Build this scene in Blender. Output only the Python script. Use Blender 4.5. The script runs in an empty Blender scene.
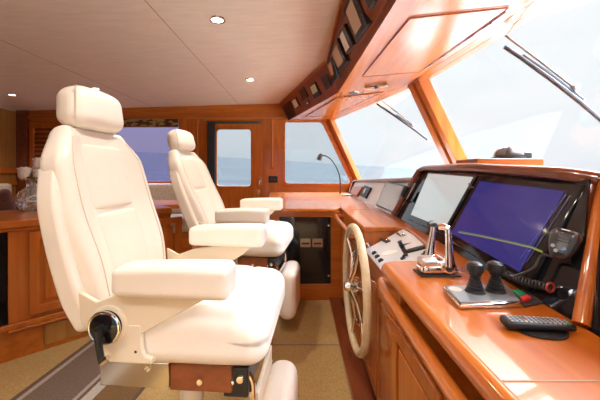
import bpy, bmesh, math, random
from mathutils import Vector, Matrix
random.seed(7)
S = bpy.context.scene
COL = S.collection
V = Vector
PI = math.pi

# ------------------------------------------------------------------ camera
CAM = V((0, 0, 1.14)); F = 300.0; CX, CY = 300.0, 172.0
cd = bpy.data.cameras.new('camera'); co = bpy.data.objects.new('camera', cd); COL.objects.link(co)
co.location = CAM; co.rotation_euler = (PI/2, 0, 0)
cd.sensor_width = 36; cd.lens = 18.0; cd.shift_y = -28/600; cd.clip_start = 0.02; cd.clip_end = 9000
S.camera = co

# ------------------------------------------------------------------ view, sky, sun
S.view_settings.view_transform = 'Standard'; S.view_settings.look = 'None'
S.view_settings.gamma = 1; S.view_settings.use_curve_mapping = False
S.view_settings.exposure = 2.1
SKY_LOW, SKY_TOP = 0.25, 8.2
w = bpy.data.worlds.new('sky'); S.world = w; w.use_nodes = True
nt = w.node_tree; nt.nodes.clear()
def N(t, **k):
    n = nt.nodes.new(t)
    for a, b in k.items(): setattr(n, a, b)
    return n
tc = N('ShaderNodeTexCoord'); sx = N('ShaderNodeSeparateXYZ'); nt.links.new(tc.outputs['Generated'], sx.inputs[0])
rp = N('ShaderNodeValToRGB'); nt.links.new(sx.outputs['Z'], rp.inputs[0])
cr = rp.color_ramp
cr.elements[0].position = 0.0; cr.elements[0].color = (.80, .87, .92, 1)
cr.elements[1].position = 1.0; cr.elements[1].color = (.86, .95, 1.06, 1)
e = cr.elements.new(.10); e.color = (.90, .94, .97, 1)
e = cr.elements.new(.35); e.color = (.97, .985, 1.0, 1)
st = N('ShaderNodeMapRange'); st.interpolation_type = 'SMOOTHSTEP'
nt.links.new(sx.outputs['Z'], st.inputs['Value'])
st.inputs['From Min'].default_value = .37; st.inputs['From Max'].default_value = .65
st.inputs['To Min'].default_value = SKY_LOW; st.inputs['To Max'].default_value = SKY_TOP
cm = N('ShaderNodeMapping'); cm.inputs['Scale'].default_value = (3, 3, 14); nt.links.new(tc.outputs['Generated'], cm.inputs[0])
cn = N('ShaderNodeTexNoise'); cn.inputs['Scale'].default_value = 1.2; cn.inputs['Detail'].default_value = 5
nt.links.new(cm.outputs[0], cn.inputs['Vector'])
cmr = N('ShaderNodeMapRange'); nt.links.new(cn.outputs['Fac'], cmr.inputs['Value'])
cmr.inputs['From Min'].default_value = .35; cmr.inputs['From Max'].default_value = .65
cmr.inputs['To Min'].default_value = .985; cmr.inputs['To Max'].default_value = 1.015
mu = N('ShaderNodeMath', operation='MULTIPLY'); nt.links.new(st.outputs[0], mu.inputs[0]); nt.links.new(cmr.outputs[0], mu.inputs[1])
bg = N('ShaderNodeBackground'); nt.links.new(rp.outputs[0], bg.inputs['Color']); nt.links.new(mu.outputs[0], bg.inputs['Strength'])
ow = N('ShaderNodeOutputWorld'); nt.links.new(bg.outputs[0], ow.inputs[0])

sd = bpy.data.lights.new('sun', 'SUN'); so = bpy.data.objects.new('sun', sd); COL.objects.link(so)
sd.energy = 2.2; sd.angle = math.radians(12); sd.color = (1, .96, .9)
so.rotation_euler = V((.55, -.05, -.85)).to_track_quat('-Z', 'Y').to_euler()

# ------------------------------------------------------------------ helpers
def ray(px, py): return V(((px-CX)/F, 1, (CY-py)/F))
def atY(px, py, Y): return CAM + ray(px, py)*Y
def atZ(px, py, Z): r = ray(px, py); return CAM + r*((Z-CAM.z)/r.z)
def hit(px, py, p0, n): r = ray(px, py); return CAM + r*((V(p0)-CAM).dot(n)/r.dot(n))

class MB:
    def __init__(s): s.bm = bmesh.new()
    def face(s, pts): return s.bm.faces.new([s.bm.verts.new(p) for p in pts])
    def box(s, x0, x1, y0, y1, z0, z1):
        return s.hexa([(x0,y0,z0),(x1,y0,z0),(x1,y1,z0),(x0,y1,z0),(x0,y0,z1),(x1,y0,z1),(x1,y1,z1),(x0,y1,z1)])
    def hexa(s, p):
        v = [s.bm.verts.new(q) for q in p]
        for f in ((3,2,1,0),(4,5,6,7),(0,1,5,4),(1,2,6,5),(2,3,7,6),(3,0,4,7)): s.bm.faces.new([v[i] for i in f])
        return s
    def prism(s, pts, vec):
        vec = V(vec); n = len(pts)
        a = [s.bm.verts.new(p) for p in pts]; b = [s.bm.verts.new(V(p)+vec) for p in pts]
        s.bm.faces.new(a[::-1]); s.bm.faces.new(b)
        for i in range(n): s.bm.faces.new([a[i], a[(i+1)%n], b[(i+1)%n], b[i]])
        return s
    def ring(s, outer, inner, vec):
        # outer: 4 corner points; inner: 4*k points, k per corner in the same order
        vec = V(vec); k = len(inner)//4; m = len(inner)
        def layer(o):
            return [s.bm.verts.new(V(p)+o) for p in outer], [s.bm.verts.new(V(p)+o) for p in inner]
        O0, I0 = layer(V((0,0,0))); O1, I1 = layer(vec)
        for (O, I, fl) in ((O0, I0, True), (O1, I1, False)):
            for i in range(m):
                c, c2 = i//k, ((i+1)%m)//k
                f = [O[c], I[i], I[(i+1)%m]] if c == c2 else [O[c], I[i], I[(i+1)%m], O[c2]]
                s.bm.faces.new(f[::-1] if fl else f)
        for i in range(4): s.bm.faces.new([O0[i], O0[(i+1)%4], O1[(i+1)%4], O1[i]])
        for i in range(m): s.bm.faces.new([I0[(i+1)%m], I0[i], I1[i], I1[(i+1)%m]])
        return s
    def tube(s, pts, r, seg=10, closed=False, cap=True):
        pts = [V(p) for p in pts]; n = len(pts); rs = r if isinstance(r, (list, tuple)) else [r]*n
        rings = []; up = None
        for i, p in enumerate(pts):
            t = (pts[(i+1)%n]-pts[i-1]) if closed else (pts[min(i+1,n-1)]-pts[max(i-1,0)])
            t.normalize()
            if up is None: up = V((0,0,1)) if abs(t.z) < .9 else V((1,0,0))
            a = t.cross(up); a.normalize(); b = a.cross(t); b.normalize(); up = b
            rings.append([s.bm.verts.new(p + (a*math.cos(q)+b*math.sin(q))*rs[i]) for q in [2*PI*j/seg for j in range(seg)]])
        for i in range(n if closed else n-1):
            A, B = rings[i], rings[(i+1)%n]
            for j in range(seg): s.bm.faces.new([A[j], A[(j+1)%seg], B[(j+1)%seg], B[j]])
        if not closed and cap: s.bm.faces.new(rings[0][::-1]); s.bm.faces.new(rings[-1])
        return s
    def lathe(s, prof, c=(0,0,0), axis=(0,0,1), seg=28):
        ax = V(axis).normalized(); c = V(c)
        a = ax.orthogonal().normalized(); b = ax.cross(a); rings = []
        for (r, z) in prof:
            rings.append([s.bm.verts.new(c+ax*z+(a*math.cos(2*PI*j/seg)+b*math.sin(2*PI*j/seg))*max(r, 1e-4)) for j in range(seg)])
        for A, B in zip(rings, rings[1:]):
            for j in range(seg): s.bm.faces.new([A[j], A[(j+1)%seg], B[(j+1)%seg], B[j]])
        s.bm.faces.new(rings[0][::-1]); s.bm.faces.new(rings[-1])
        return s
    def rbox(s, c, size, r, n=14, fn=None):
        # a rounded box: cube grid snapped to a rounded shell, then bent by fn(local point)
        h = V(size)/2; c = V(c); vs = {}
        def coord(i, hh, rr):
            # denser points near the edges
            t = i/n*2-1
            return hh*math.copysign(1-(1-abs(t))**1.6, t)
        def vert(i, j, k):
            if (i,j,k) in vs: return vs[(i,j,k)]
            p = V((coord(i,h.x,r), coord(j,h.y,r), coord(k,h.z,r)))
            q = V([max(-(h[a]-min(r,h[a])), min(h[a]-min(r,h[a]), p[a])) for a in range(3)])
            d = p-q
            if d.length > 1e-7:
                # scale so that the outside lies on the radius
                m = max(abs(d[a])/min(r,h[a]) for a in range(3))
                d = d.normalized()*m
                d = V([d[a]*min(r,h[a]) for a in range(3)])
            p = q+d
            if fn: p = fn(p)
            vs[(i,j,k)] = s.bm.verts.new(c+p); return vs[(i,j,k)]
        R = range(n)
        for a in R:
            for b in R:
                s.bm.faces.new([vert(a,b,0),vert(a,b+1,0),vert(a+1,b+1,0),vert(a+1,b,0)])
                s.bm.faces.new([vert(a,b,n),vert(a+1,b,n),vert(a+1,b+1,n),vert(a,b+1,n)])
                s.bm.faces.new([vert(a,0,b),vert(a+1,0,b),vert(a+1,0,b+1),vert(a,0,b+1)])
                s.bm.faces.new([vert(a,n,b),vert(a,n,b+1),vert(a+1,n,b+1),vert(a+1,n,b)])
                s.bm.faces.new([vert(0,a,b),vert(0,a,b+1),vert(0,a+1,b+1),vert(0,a+1,b)])
                s.bm.faces.new([vert(n,a,b),vert(n,a+1,b),vert(n,a+1,b+1),vert(n,a,b+1)])
        return s
    def xf(s, M): bmesh.ops.transform(s.bm, matrix=M, verts=s.bm.verts); return s
    def build(s, name, mat, parent=None, bevel=0, smooth=35, seg=2, base=None):
        bmesh.ops.recalc_face_normals(s.bm, faces=s.bm.faces)
        if parent is not None:
            off = V(parent['_o'])
        else:
            xs = [v.co for v in s.bm.verts]
            mn = [min(p[a] for p in xs) for a in range(3)]; mx = [max(p[a] for p in xs) for a in range(3)]
            off = V(((mn[0]+mx[0])/2, (mn[1]+mx[1])/2, mn[2])) if base is None else V(base)
        for v in s.bm.verts: v.co -= off
        me = bpy.data.meshes.new(name); s.bm.to_mesh(me); s.bm.free()
        for p in me.polygons: p.use_smooth = True
        me.set_sharp_from_angle(angle=math.radians(smooth))
        me.materials.append(mat)
        o = bpy.data.objects.new(name, me); COL.objects.link(o)
        if parent is not None: o.parent = parent
        else: o.location = off
        o['_o'] = tuple(off)
        if bevel:
            m = o.modifiers.new('bevel', 'BEVEL'); m.width = bevel; m.segments = seg; m.limit_method = 'ANGLE'; m.angle_limit = math.radians(40)
            m.harden_normals = False
        return o

def tag(o, label, cat, group=None):
    o['label'] = label; o['category'] = cat
    if group: o['group'] = group
    return o
def thing(name, label, cat, loc, group=None):
    o = bpy.data.objects.new(name, None); COL.objects.link(o); o.location = loc; o.empty_display_size = .05
    o['_o'] = tuple(loc); return tag(o, label, cat, group)
def struct(o): o['kind'] = 'structure'; return o
def rrect(f, u0, u1, v0, v1, r, k=6, w=0):
    # rounded rectangle points, k per corner, order matching outer (u0,v0),(u1,v0),(u1,v1),(u0,v1)
    out = []
    for (cu, cv, a0) in ((u0+r, v0+r, PI), (u1-r, v0+r, 1.5*PI), (u1-r, v1-r, 0), (u0+r, v1-r, .5*PI)):
        for i in range(k):
            a = a0 + .5*PI*i/(k-1); out.append(f(cu+r*math.cos(a), cv+r*math.sin(a)))
    return out
def arc(c, r, a0, a1, n, f): return [f(c[0]+r*math.cos(a0+(a1-a0)*i/n), c[1]+r*math.sin(a0+(a1-a0)*i/n)) for i in range(n+1)]
def quad_at(q, u, v):
    # bilinear point in quad q = (bl, br, tr, tl)
    a = V(q[0]).lerp(V(q[1]), u); b = V(q[3]).lerp(V(q[2]), u); return a.lerp(b, v)
def quad_n(q): n = (V(q[1])-V(q[0])).cross(V(q[3])-V(q[0])); n.normalize(); return n
def slab(q, th, off=0):
    n = quad_n(q); m = MB(); m.prism([V(p)+n*off for p in q], n*th); return m
def spline(pts, n=8):
    pts = [V(p) for p in pts]; out = []
    P = [pts[0]*2-pts[1]] + pts + [pts[-1]*2-pts[-2]]
    for i in range(1, len(P)-2):
        for j in range(n):
            t = j/n
            out.append(.5*((2*P[i]) + (P[i+1]-P[i-1])*t + (2*P[i-1]-5*P[i]+4*P[i+1]-P[i+2])*t*t + (3*P[i]-P[i-1]-3*P[i+1]+P[i+2])*t**3))
    out.append(pts[-1]); return out

# ------------------------------------------------------------------ materials
def mat(name, col, rough=.5, metal=0, coat=0, spec=.5, coat_rough=.08, emit=None, emit_s=0):
    m = bpy.data.materials.new(name); m.use_nodes = True
    b = m.node_tree.nodes['Principled BSDF']
    b.inputs['Base Color'].default_value = (*col, 1); b.inputs['Roughness'].default_value = rough
    b.inputs['Metallic'].default_value = metal; b.inputs['Coat Weight'].default_value = coat
    b.inputs['Coat Roughness'].default_value = coat_rough; b.inputs['Specular IOR Level'].default_value = spec
    if emit: b.inputs['Emission Color'].default_value = (*emit, 1); b.inputs['Emission Strength'].default_value = emit_s
    return m
def noise_mat(name, c1, c2, scale, stretch=(1,1,1), rough=.5, coat=0, detail=4, bump=0, lo=.35, hi=.65, **k):
    m = mat(name, c1, rough, coat=coat, **k); t = m.node_tree; b = t.nodes['Principled BSDF']
    tc = t.nodes.new('ShaderNodeTexCoord'); mp = t.nodes.new('ShaderNodeMapping'); mp.inputs['Scale'].default_value = stretch
    n = t.nodes.new('ShaderNodeTexNoise'); n.inputs['Scale'].default_value = scale; n.inputs['Detail'].default_value = detail
    r = t.nodes.new('ShaderNodeValToRGB'); r.color_ramp.elements[0].color = (*c1, 1); r.color_ramp.elements[1].color = (*c2, 1)
    r.color_ramp.elements[0].position = lo; r.color_ramp.elements[1].position = hi
    L = t.links.new
    L(tc.outputs['Object'], mp.inputs[0]); L(mp.outputs[0], n.inputs['Vector']); L(n.outputs['Fac'], r.inputs[0]); L(r.outputs[0], b.inputs['Base Color'])
    if bump:
        bp = t.nodes.new('ShaderNodeBump'); bp.inputs['Strength'].default_value = bump; bp.inputs['Distance'].default_value = .004
        L(n.outputs['Fac'], bp.inputs['Height']); L(bp.outputs[0], b.inputs['Normal'])
    return m
WA, WB = (.35, .083, .008), (.45, .125, .013)
wood_x = noise_mat('cherry grain along x', WA, WB, 6, (.35, 5, 5), .34, coat=.55, coat_rough=.05, spec=.3)
wood_y = noise_mat('cherry grain along y', WA, WB, 6, (5, .35, 5), .34, coat=.55, coat_rough=.05, spec=.3)
wood_z = noise_mat('cherry grain upright', WA, WB, 6, (5, 5, .35), .34, coat=.55, coat_rough=.05, spec=.3)
wood_gloss = noise_mat('high gloss cherry soffit', WA, WB, 6, (5, .35, 5), .25, coat=.5, coat_rough=.18)
shaded_wood = noise_mat('satin cherry darkened for shade', (.20, .050, .014), (.26, .070, .020), 6, (5, .35, 5), .45)  # wood with the shade on the fascia and under the seats put into its colour
rim_wood = noise_mat('mahogany rim', (.13, .028, .010), (.18, .045, .015), 6, (4, .5, 4), .25, coat=.8)
teak_z = noise_mat('golden veneer panel', (.27, .11, .020), (.35, .155, .034), 5, (7, 7, .3), .4, coat=.3)
leather = noise_mat('cream leather', (.875, .825, .745), (.885, .838, .76), 30, rough=.36, bump=.015, spec=.45, coat=.12, coat_rough=.25)
cream_paint = mat('cream painted metal', (.80, .71, .55), .3, coat=.4)
chrome = mat('polished chrome', (.86, .84, .82), .07, metal=1)
dark_chrome = mat('dark chrome', (.07, .05, .045), .10, metal=1)
steel = mat('brushed stainless', (.62, .58, .50), .16, metal=1)
black = mat('black plastic', (.012, .012, .014), .38)
black_gloss = mat('black glass', (.008, .008, .010), .06)
dark_rubber = mat('black rubber', (.010, .010, .011), .55)
dark_grey = mat('dark grey plastic', (.05, .05, .053), .35)
grey_panel = mat('grey dash panel', (.64, .71, .78), .35, coat=.2)
plate_grey = mat('slate grey plate', (.17, .19, .21), .3, coat=.3)
wiper_grey = mat('weathered grey wiper', (.11, .13, .16), .5)
wiper_arm = mat('grey wiper arm', (.38, .40, .42), .4)
white_p = mat('white plastic', (.85, .85, .83), .35)
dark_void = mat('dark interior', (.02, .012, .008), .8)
headliner = noise_mat('beige headliner', (.555, .445, .355), (.605, .49, .395), 5, (1, 6, 1), .75, detail=6)
carpet = noise_mat('sisal carpet', (.34, .21, .075), (.46, .305, .13), 140, rough=.95, bump=.6, spec=.1)
settee_fab = noise_mat('greige upholstery', (.42, .37, .29), (.52, .46, .37), 25, rough=.85)
pillow_fab = noise_mat('burgundy pillow', (.07, .022, .014), (.11, .035, .02), 30, rough=.9)
batik = noise_mat('batik blind', (.06, .022, .012), (.28, .20, .07), 9, (1, 1, 2.2), .9, detail=1, lo=.46, hi=.54)
wheel_leather = noise_mat('tan wheel rim', (.52, .40, .24), (.60, .47, .30), 40, rough=.45)
petal = mat('white petals', (.85, .82, .82), .7)
green = mat('leaf green', (.06, .10, .03), .6)
led_white = mat('lamp glow', (1, .9, .7), .4, emit=(1, .80, .50), emit_s=6)
groove_m = mat('seam shadow gap', (.30, .20, .14), .9)
thread = mat('stitched seam', (.62, .53, .43), .6)

def glass(name, tint, refl=.06):
    m = bpy.data.materials.new(name); m.use_nodes = True; t = m.node_tree; t.nodes.clear()
    o = t.nodes.new('ShaderNodeOutputMaterial'); tr = t.nodes.new('ShaderNodeBsdfTransparent'); gl = t.nodes.new('ShaderNodeBsdfGlossy'); mx = t.nodes.new('ShaderNodeMixShader')
    tr.inputs[0].default_value = (*tint, 1); gl.inputs['Roughness'].default_value = .02; mx.inputs[0].default_value = refl
    t.links.new(tr.outputs[0], mx.inputs[1]); t.links.new(gl.outputs[0], mx.inputs[2]); t.links.new(mx.outputs[0], o.inputs[0]); return m
clear_glass = glass('clear window glass', (.97, .985, .99), .03)
side_glass = glass('side window glass', (.80, .83, .85), .03)
lilac_glass = glass('lilac tinted glass', (.56, .52, .68), .03)

def rug_mat():
    m = mat('striped runner', (.2,.15,.12), .95, spec=.1); t = m.node_tree; b = t.nodes['Principled BSDF']
    tc = t.nodes.new('ShaderNodeTexCoord'); sp = t.nodes.new('ShaderNodeSeparateXYZ'); mr = t.nodes.new('ShaderNodeMapRange')
    mr.inputs['From Min'].default_value = -.31; mr.inputs['From Max'].default_value = .31
    r = t.nodes.new('ShaderNodeValToRGB'); r.color_ramp.interpolation = 'CONSTANT'
    dk, lt, md, br = (.13,.085,.06), (.34,.28,.235), (.155,.108,.082), (.19,.105,.045)
    stops = [(0,dk),(.05,lt),(.09,md),(.50,lt),(.535,dk),(.565,(.43,.38,.33)),(.66,br),(.97,dk)]
    E = r.color_ramp.elements; E[0].position = 0; E[0].color = (*dk,1); E[1].position = .97; E[1].color = (*dk,1)
    for p, c in stops[1:-1]: x = E.new(p); x.color = (*c,1)
    n = t.nodes.new('ShaderNodeTexNoise'); n.inputs['Scale'].default_value = 120; n.inputs['Detail'].default_value = 3
    mx = t.nodes.new('ShaderNodeMix'); mx.data_type = 'RGBA'; mx.blend_type = 'MULTIPLY'; mx.inputs['Factor'].default_value = .55
    L = t.links.new; L(tc.outputs['Object'], sp.inputs[0]); L(sp.outputs['X'], mr.inputs['Value']); L(mr.outputs[0], r.inputs[0])
    L(tc.outputs['Object'], n.inputs['Vector']); L(r.outputs[0], mx.inputs['A']); L(n.outputs['Fac'], mx.inputs['B'])
    r2 = t.nodes.new('ShaderNodeMapRange'); r2.inputs['From Min'].default_value=.3; r2.inputs['From Max'].default_value=.7; r2.inputs['To Min'].default_value=.6; r2.inputs['To Max'].default_value=1.3
    L(n.outputs['Fac'], r2.inputs['Value']); L(r2.outputs[0], mx.inputs['B'])
    L(mx.outputs['Result'], b.inputs['Base Color']); return m
def sea_mat():
    m = noise_mat('sea water', (.022, .025, .027), (.031, .034, .036), .05, (1, 3, 1), 1, detail=8, lo=.3, hi=.7)
    t = m.node_tree; b = t.nodes['Principled BSDF']; d = t.nodes.new('ShaderNodeBsdfDiffuse')
    t.links.new(b.inputs['Base Color'].links[0].from_socket, d.inputs['Color'])
    t.links.new(d.outputs[0], t.nodes['Material Output'].inputs['Surface']); t.nodes.remove(b)
    return m

# ------------------------------------------------------------------ setting
def zc(x): return 2.247 + .028*x
WY = 4.81                                        # port wall
m = MB(); m.box(-6, 1.9, -1.5, 5.0, -.06, 0); struct(m.build('floor', carpet))
m = MB(); m.prism([(-4.6,-1.5,zc(-4.6)),(.30,-1.5,zc(.3)),(.30,4.95,zc(.3)),(-4.6,4.95,zc(-4.6))], (0,0,.06)); struct(m.build('ceiling', headliner))
m = MB(); m.prism([(.30,-1.5,2.3),(1.5,-1.5,2.2),(1.5,4.95,2.2),(.30,4.95,2.3)], (0,0,.05)); struct(m.build('ceiling_fore', headliner))
for x in (-.975, -2.36):
    m = MB(); m.box(x-.003, x+.003, -1.4, WY-.01, zc(x)-.0015, zc(x)+.004); struct(m.build('trim_ceiling', groove_m))

# port wall, with three openings
def wall_piece(x0, x1, z0, z1): return MB().box(x0, x1, WY, WY+.09, z0, z1)
P = lambda px, py: ((px-CX)/F*WY, CAM.z-(py-CY)/F*WY)
W1 = (-3.55, P(181,0)[0], P(0,183)[1], P(0,121)[1])
DX0, DX1, DZ1 = P(208,0)[0], P(261,0)[0], P(0,121)[1]
W3L, W3B, W3T = P(284.5,0)[0], P(0,184)[1], P(0,121.5)[1]
m = MB()
zt = zc(-3)
m.box(-4.6, .55, WY, WY+.09, W3T, 2.3)            # header band
m.box(-4.6, W1[0], WY, WY+.09, 0, W3T)
m.box(W1[0], W1[1], WY, WY+.09, 0, W1[2])
m.box(W1[1], DX0, WY, WY+.09, 0, W3T)
m.box(DX1, W3L, WY, WY+.09, 0, W3T)
m.box(W3L, .95, WY, WY+.09, 0, W3B)
struct(m.build('wall_port', wood_x))
# header ledge moulding, corner posts
m = MB(); m.box(-4.5, .2, WY-.025, WY, P(0,116)[1], P(0,119)[1]); struct(m.build('trim_header', wood_x, bevel=.004))
m = MB(); m.box(P(181,0)[0]-.0, P(187,0)[0], WY-.02, WY, .9, P(0,119)[1]); struct(m.build('trim_post', wood_z, bevel=.004))
m = MB(); m.box(P(258,0)[0], P(263,0)[0], WY-.02, WY, 0, P(0,119)[1]); struct(m.build('trim_post', wood_z, bevel=.004))
m = MB(); m.box(P(187,0)[0], P(207,0)[0], WY-.008, WY, .3, P(0,119)[1]); struct(m.build('trim_panel', wood_z, bevel=.002))
m = MB(); m.box(P(263,0)[0], P(283,0)[0], WY-.008, WY, .8, P(0,119)[1]); struct(m.build('trim_panel', wood_z, bevel=.002))
# window 1 frame + pane
fy = lambda y: (lambda u, v: V((u, y, v)))
def window_frame(name, u0, u1, v0, v1, t, r, mt, y0=WY-.022, d=.06):
    f = fy(y0); m = MB(); m.ring([f(u0,v0),f(u1,v0),f(u1,v1),f(u0,v1)], rrect(f, u0+t, u1-t, v0+t, v1-t, r), (0,d,0)); return m.build(name, mt, bevel=.003)
fr = struct(window_frame('window_1', W1[0], W1[1], W1[2], W1[3], .03, .03, wood_x))
m = MB(); m.box(W1[0]+.02, W1[1]-.02, WY+.03, WY+.036, W1[2]+.02, W1[3]-.02); m.build('pane', lilac_glass, fr)
# roller blind rolled up over window 1
t = thing('roller_blind', 'batik patterned blind gathered above the lilac tinted window', 'blind', (-2.7, WY-.04, P(0,128)[1]))
m = MB(); m.box(W1[0]+.03, W1[1]-.03, WY-.05, WY-.03, P(0,127)[1], P(0,119.5)[1]); m.build('valance', batik, t)
m = MB(); m.tube([(W1[0]+.03, WY-.04, P(0,127.3)[1]), (W1[1]-.03, WY-.04, P(0,127.3)[1])], .008); m.build('bottom_rail', wood_x, t)
# door
d = None
f = fy(WY-.015)
du0, du1, dv1 = P(216,0)[0]-.02, DX1, P(0,123.5)[1]
m = MB(); m.ring([f(du0,0.02),f(du1,.02),f(du1,dv1),f(du0,dv1)], rrect(f, P(217,0)[0], P(251,0)[0], P(0,186)[1], P(0,129.5)[1], .05), (0,.045,0))
door = struct(m.build('door_1', wood_z, bevel=.003))
m = MB(); g = fy(WY-.026); m.ring([g(P(215,0)[0],P(0,188)[1]),g(P(253,0)[0],P(0,188)[1]),g(P(253,0)[0],P(0,127.5)[1]),g(P(215,0)[0],P(0,127.5)[1])], rrect(g, P(217,0)[0], P(251,0)[0], P(0,186)[1], P(0,129.5)[1], .05), (0,.012,0)); m.build('window_trim', wood_x, door, bevel=.004)
m = MB(); m.box(P(216,0)[0], P(252,0)[0], WY+.005, WY+.011, P(0,187)[1], P(0,128)[1]); m.build('pane', side_glass, door)
m = MB(); c = atY(260.5, 181, WY-.03); m.box(c.x-.022, c.x+.022, c.y-.005, c.y+.015, c.z-.07, c.z+.07)
m.tube([c+V((0,-.005,.0)), c+V((0,-.05,0)), c+V((-.01,-.055,.0)), c+V((-.01,-.055,-.05))], .009); h = m.build('door_handle', chrome, door, bevel=.004)
m = MB(); c = atY(258.5, 192, WY-.03); m.box(c.x-.035, c.x+.03, c.y-.01, c.y+.015, c.z-.045, c.z+.04); m.tube([c, c+V((0,-.035,0))], .018); m.build('latch', chrome, door, bevel=.004)
m = MB(); m.box(DX0, DX1, WY-.02, WY+.03, P(0,124)[1], P(0,121.5)[1]); m.build('door_track', dark_grey, door)
# pleated fly screen folded at the door's left
t = thing('fly_screen', 'black pleated fly screen folded beside the side door', 'screen', (P(211,0)[0], WY-.06, 0.02))
m = MB()
for k in range(4):
    x = P(208.5,0)[0] + k*.031; m.box(x, x+.026, WY-.075, WY-.018, .03, P(0,123)[1]-.01)
m.build('pleats', black, t, bevel=.005)
m = MB(); c = atY(206.5, 120.5, WY-.04); m.lathe([(.0,0),(.02,0),(.02,.03),(.0,.03)], c, (0,-1,0), 14); m.build('pull_cord_pulley', steel, t)
# window 3, forward edge slanted with the windscreen
A = V((W3L, 0, W3B)); slx = lambda z: P(352,0)[0] + (z-W3B)*(P(322,0)[0]-P(352,0)[0])/(W3T-W3B)
f = fy(WY-.02)
out = [f(W3L-.03,W3B-.03), f(slx(W3B)+.05,W3B-.03), f(slx(W3T)+.03,W3T+.03), f(W3L-.03,W3T+.03)]
def q(u, v):    # unit square to slanted window
    z = W3B+.012+(W3T-W3B-.024)*v; x0 = W3L+.012; x1 = slx(z)-.012; return V((x0+(x1-x0)*u, WY-.02, z))
inn = []
for (cu, cv, a0) in ((.055,.055,PI),(.945,.055,1.5*PI),(.945,.945,0),(.055,.945,.5*PI)):
    for i in range(6): a = a0+.5*PI*i/5; inn.append(q(cu+.055*math.cos(a), cv+.055*math.sin(a)))
m = MB(); m.ring(out, inn, (0,.06,0)); fr = struct(m.build('window_2', wood_x, bevel=.003))
m = MB(); m.prism([V((p.x, WY+.03, p.z)) for p in (q(0,0),q(1,0),q(1,1),q(0,1))], (0,.006,0)); m.build('pane', side_glass, fr)
# fittings on the wall
def grab(px, y0, y1, label):
    t = thing('grab_rail', label, 'handrail', atY(px, y1, WY-.05))
    a, b = atY(px, y0, WY), atY(px, y1, WY)
    m = MB(); m.tube(spline([a+V((0,-.005,0)), a+V((0,-.05,-.03)), a+V((0,-.06,-.12)), b+V((0,-.06,.12)), b+V((0,-.05,.03)), b+V((0,-.005,0))], 6), .017); m.build('bar', wood_z, t)
    for p in (a, b): m = MB(); m.lathe([(0,0),(.026,0),(.022,.012),(0,.012)], p, (0,-1,0), 14); m.build('end_boss', wood_z, t)
grab(272.5, 119.5, 168, 'slim upright wooden grab rail between side door and forward side window')
grab(198.5, 121, 166, 'upright wooden grab rail left of the black pleated fly screen')
t = thing('light_switch', 'small black switch plate below the grab rail beside the door', 'switch', atY(273, 182, WY-.02))
a, b = atY(268.5, 182.5, WY-.01), atY(277.5, 176, WY-.01)
m = MB(); m.box(a.x, b.x, WY-.02, WY-.006, a.z, b.z); m.build('plate', black, t, bevel=.004)
for k in range(2):
    x = a.x+.035+k*.05; m = MB(); m.box(x, x+.028, WY-.027, WY-.018, a.z+.03, b.z-.03); m.build('rocker', dark_grey, t, bevel=.003)
# aft bulkhead, its rails; recess at the corner
AX = -4.5
m = MB(); m.box(AX-.09, AX, -1.5, WY, 0, 2.1); struct(m.build('wall_aft', teak_z))
m = MB(); m.box(AX, AX+.03, 2.9, WY, 1.14-.0-.02, 1.20); struct(m.build('trim_rail', wood_y, bevel=.005))
m = MB(); m.box(AX, AX+.02, 2.9, WY, .93, 1.0); struct(m.build('trim_rail', wood_y, bevel=.005))
m = MB(); m.box(AX, P(29.5,0)[0], WY-.06, WY, 0, 2.12); struct(m.build('trim_corner', rim_wood, bevel=.004))
t = thing('wall_locker', 'small dark louvred locker door behind the white flowers', 'locker', (P(42,0)[0], WY-.03, P(0,205)[1]))
f = fy(WY-.03); u0, u1, v0, v1 = P(31,0)[0], P(64,0)[0], P(0,205)[1], P(0,124)[1]
m = MB(); m.ring([f(u0,v0),f(u1,v0),f(u1,v1),f(u0,v1)], rrect(f,u0+.07,u1-.07,v0+.07,v1-.07,.01), (0,.03,0)); m.build('frame', wood_z, t, bevel=.004)
m = MB()
for k in range(17):
    z = v0+.09+k*(v1-v0-.18)/16; m.hexa([(u0+.06,WY-.02,z-.02),(u1-.06,WY-.02,z-.02),(u1-.06,WY-.015,z-.02),(u0+.06,WY-.015,z-.02),(u0+.06,WY-.008,z+.02),(u1-.06,WY-.008,z+.02),(u1-.06,WY-.002,z+.02),(u0+.06,WY-.002,z+.02)])
m.build('louvre', rim_wood, t)
# unseen starboard wall behind the camera: bare openings put in to light the cabin
SY = -1.5
m = MB(); m.box(-4.6, 1.9, SY-.09, SY, 1.98, 2.35); m.box(-4.6, -3.6, SY-.09, SY, 0, 1.98); m.box(-3.6, -1.9, SY-.09, SY, 0, 1.98); m.box(-1.9,-1.3, SY-.09, SY, 0, 1.98)
m.box(-.5, -.35, SY-.09, SY, 0, 1.98); m.box(-.35, 1.9, SY-.09, SY, 0, .95); struct(m.build('wall_starboard', wood_x))

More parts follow.
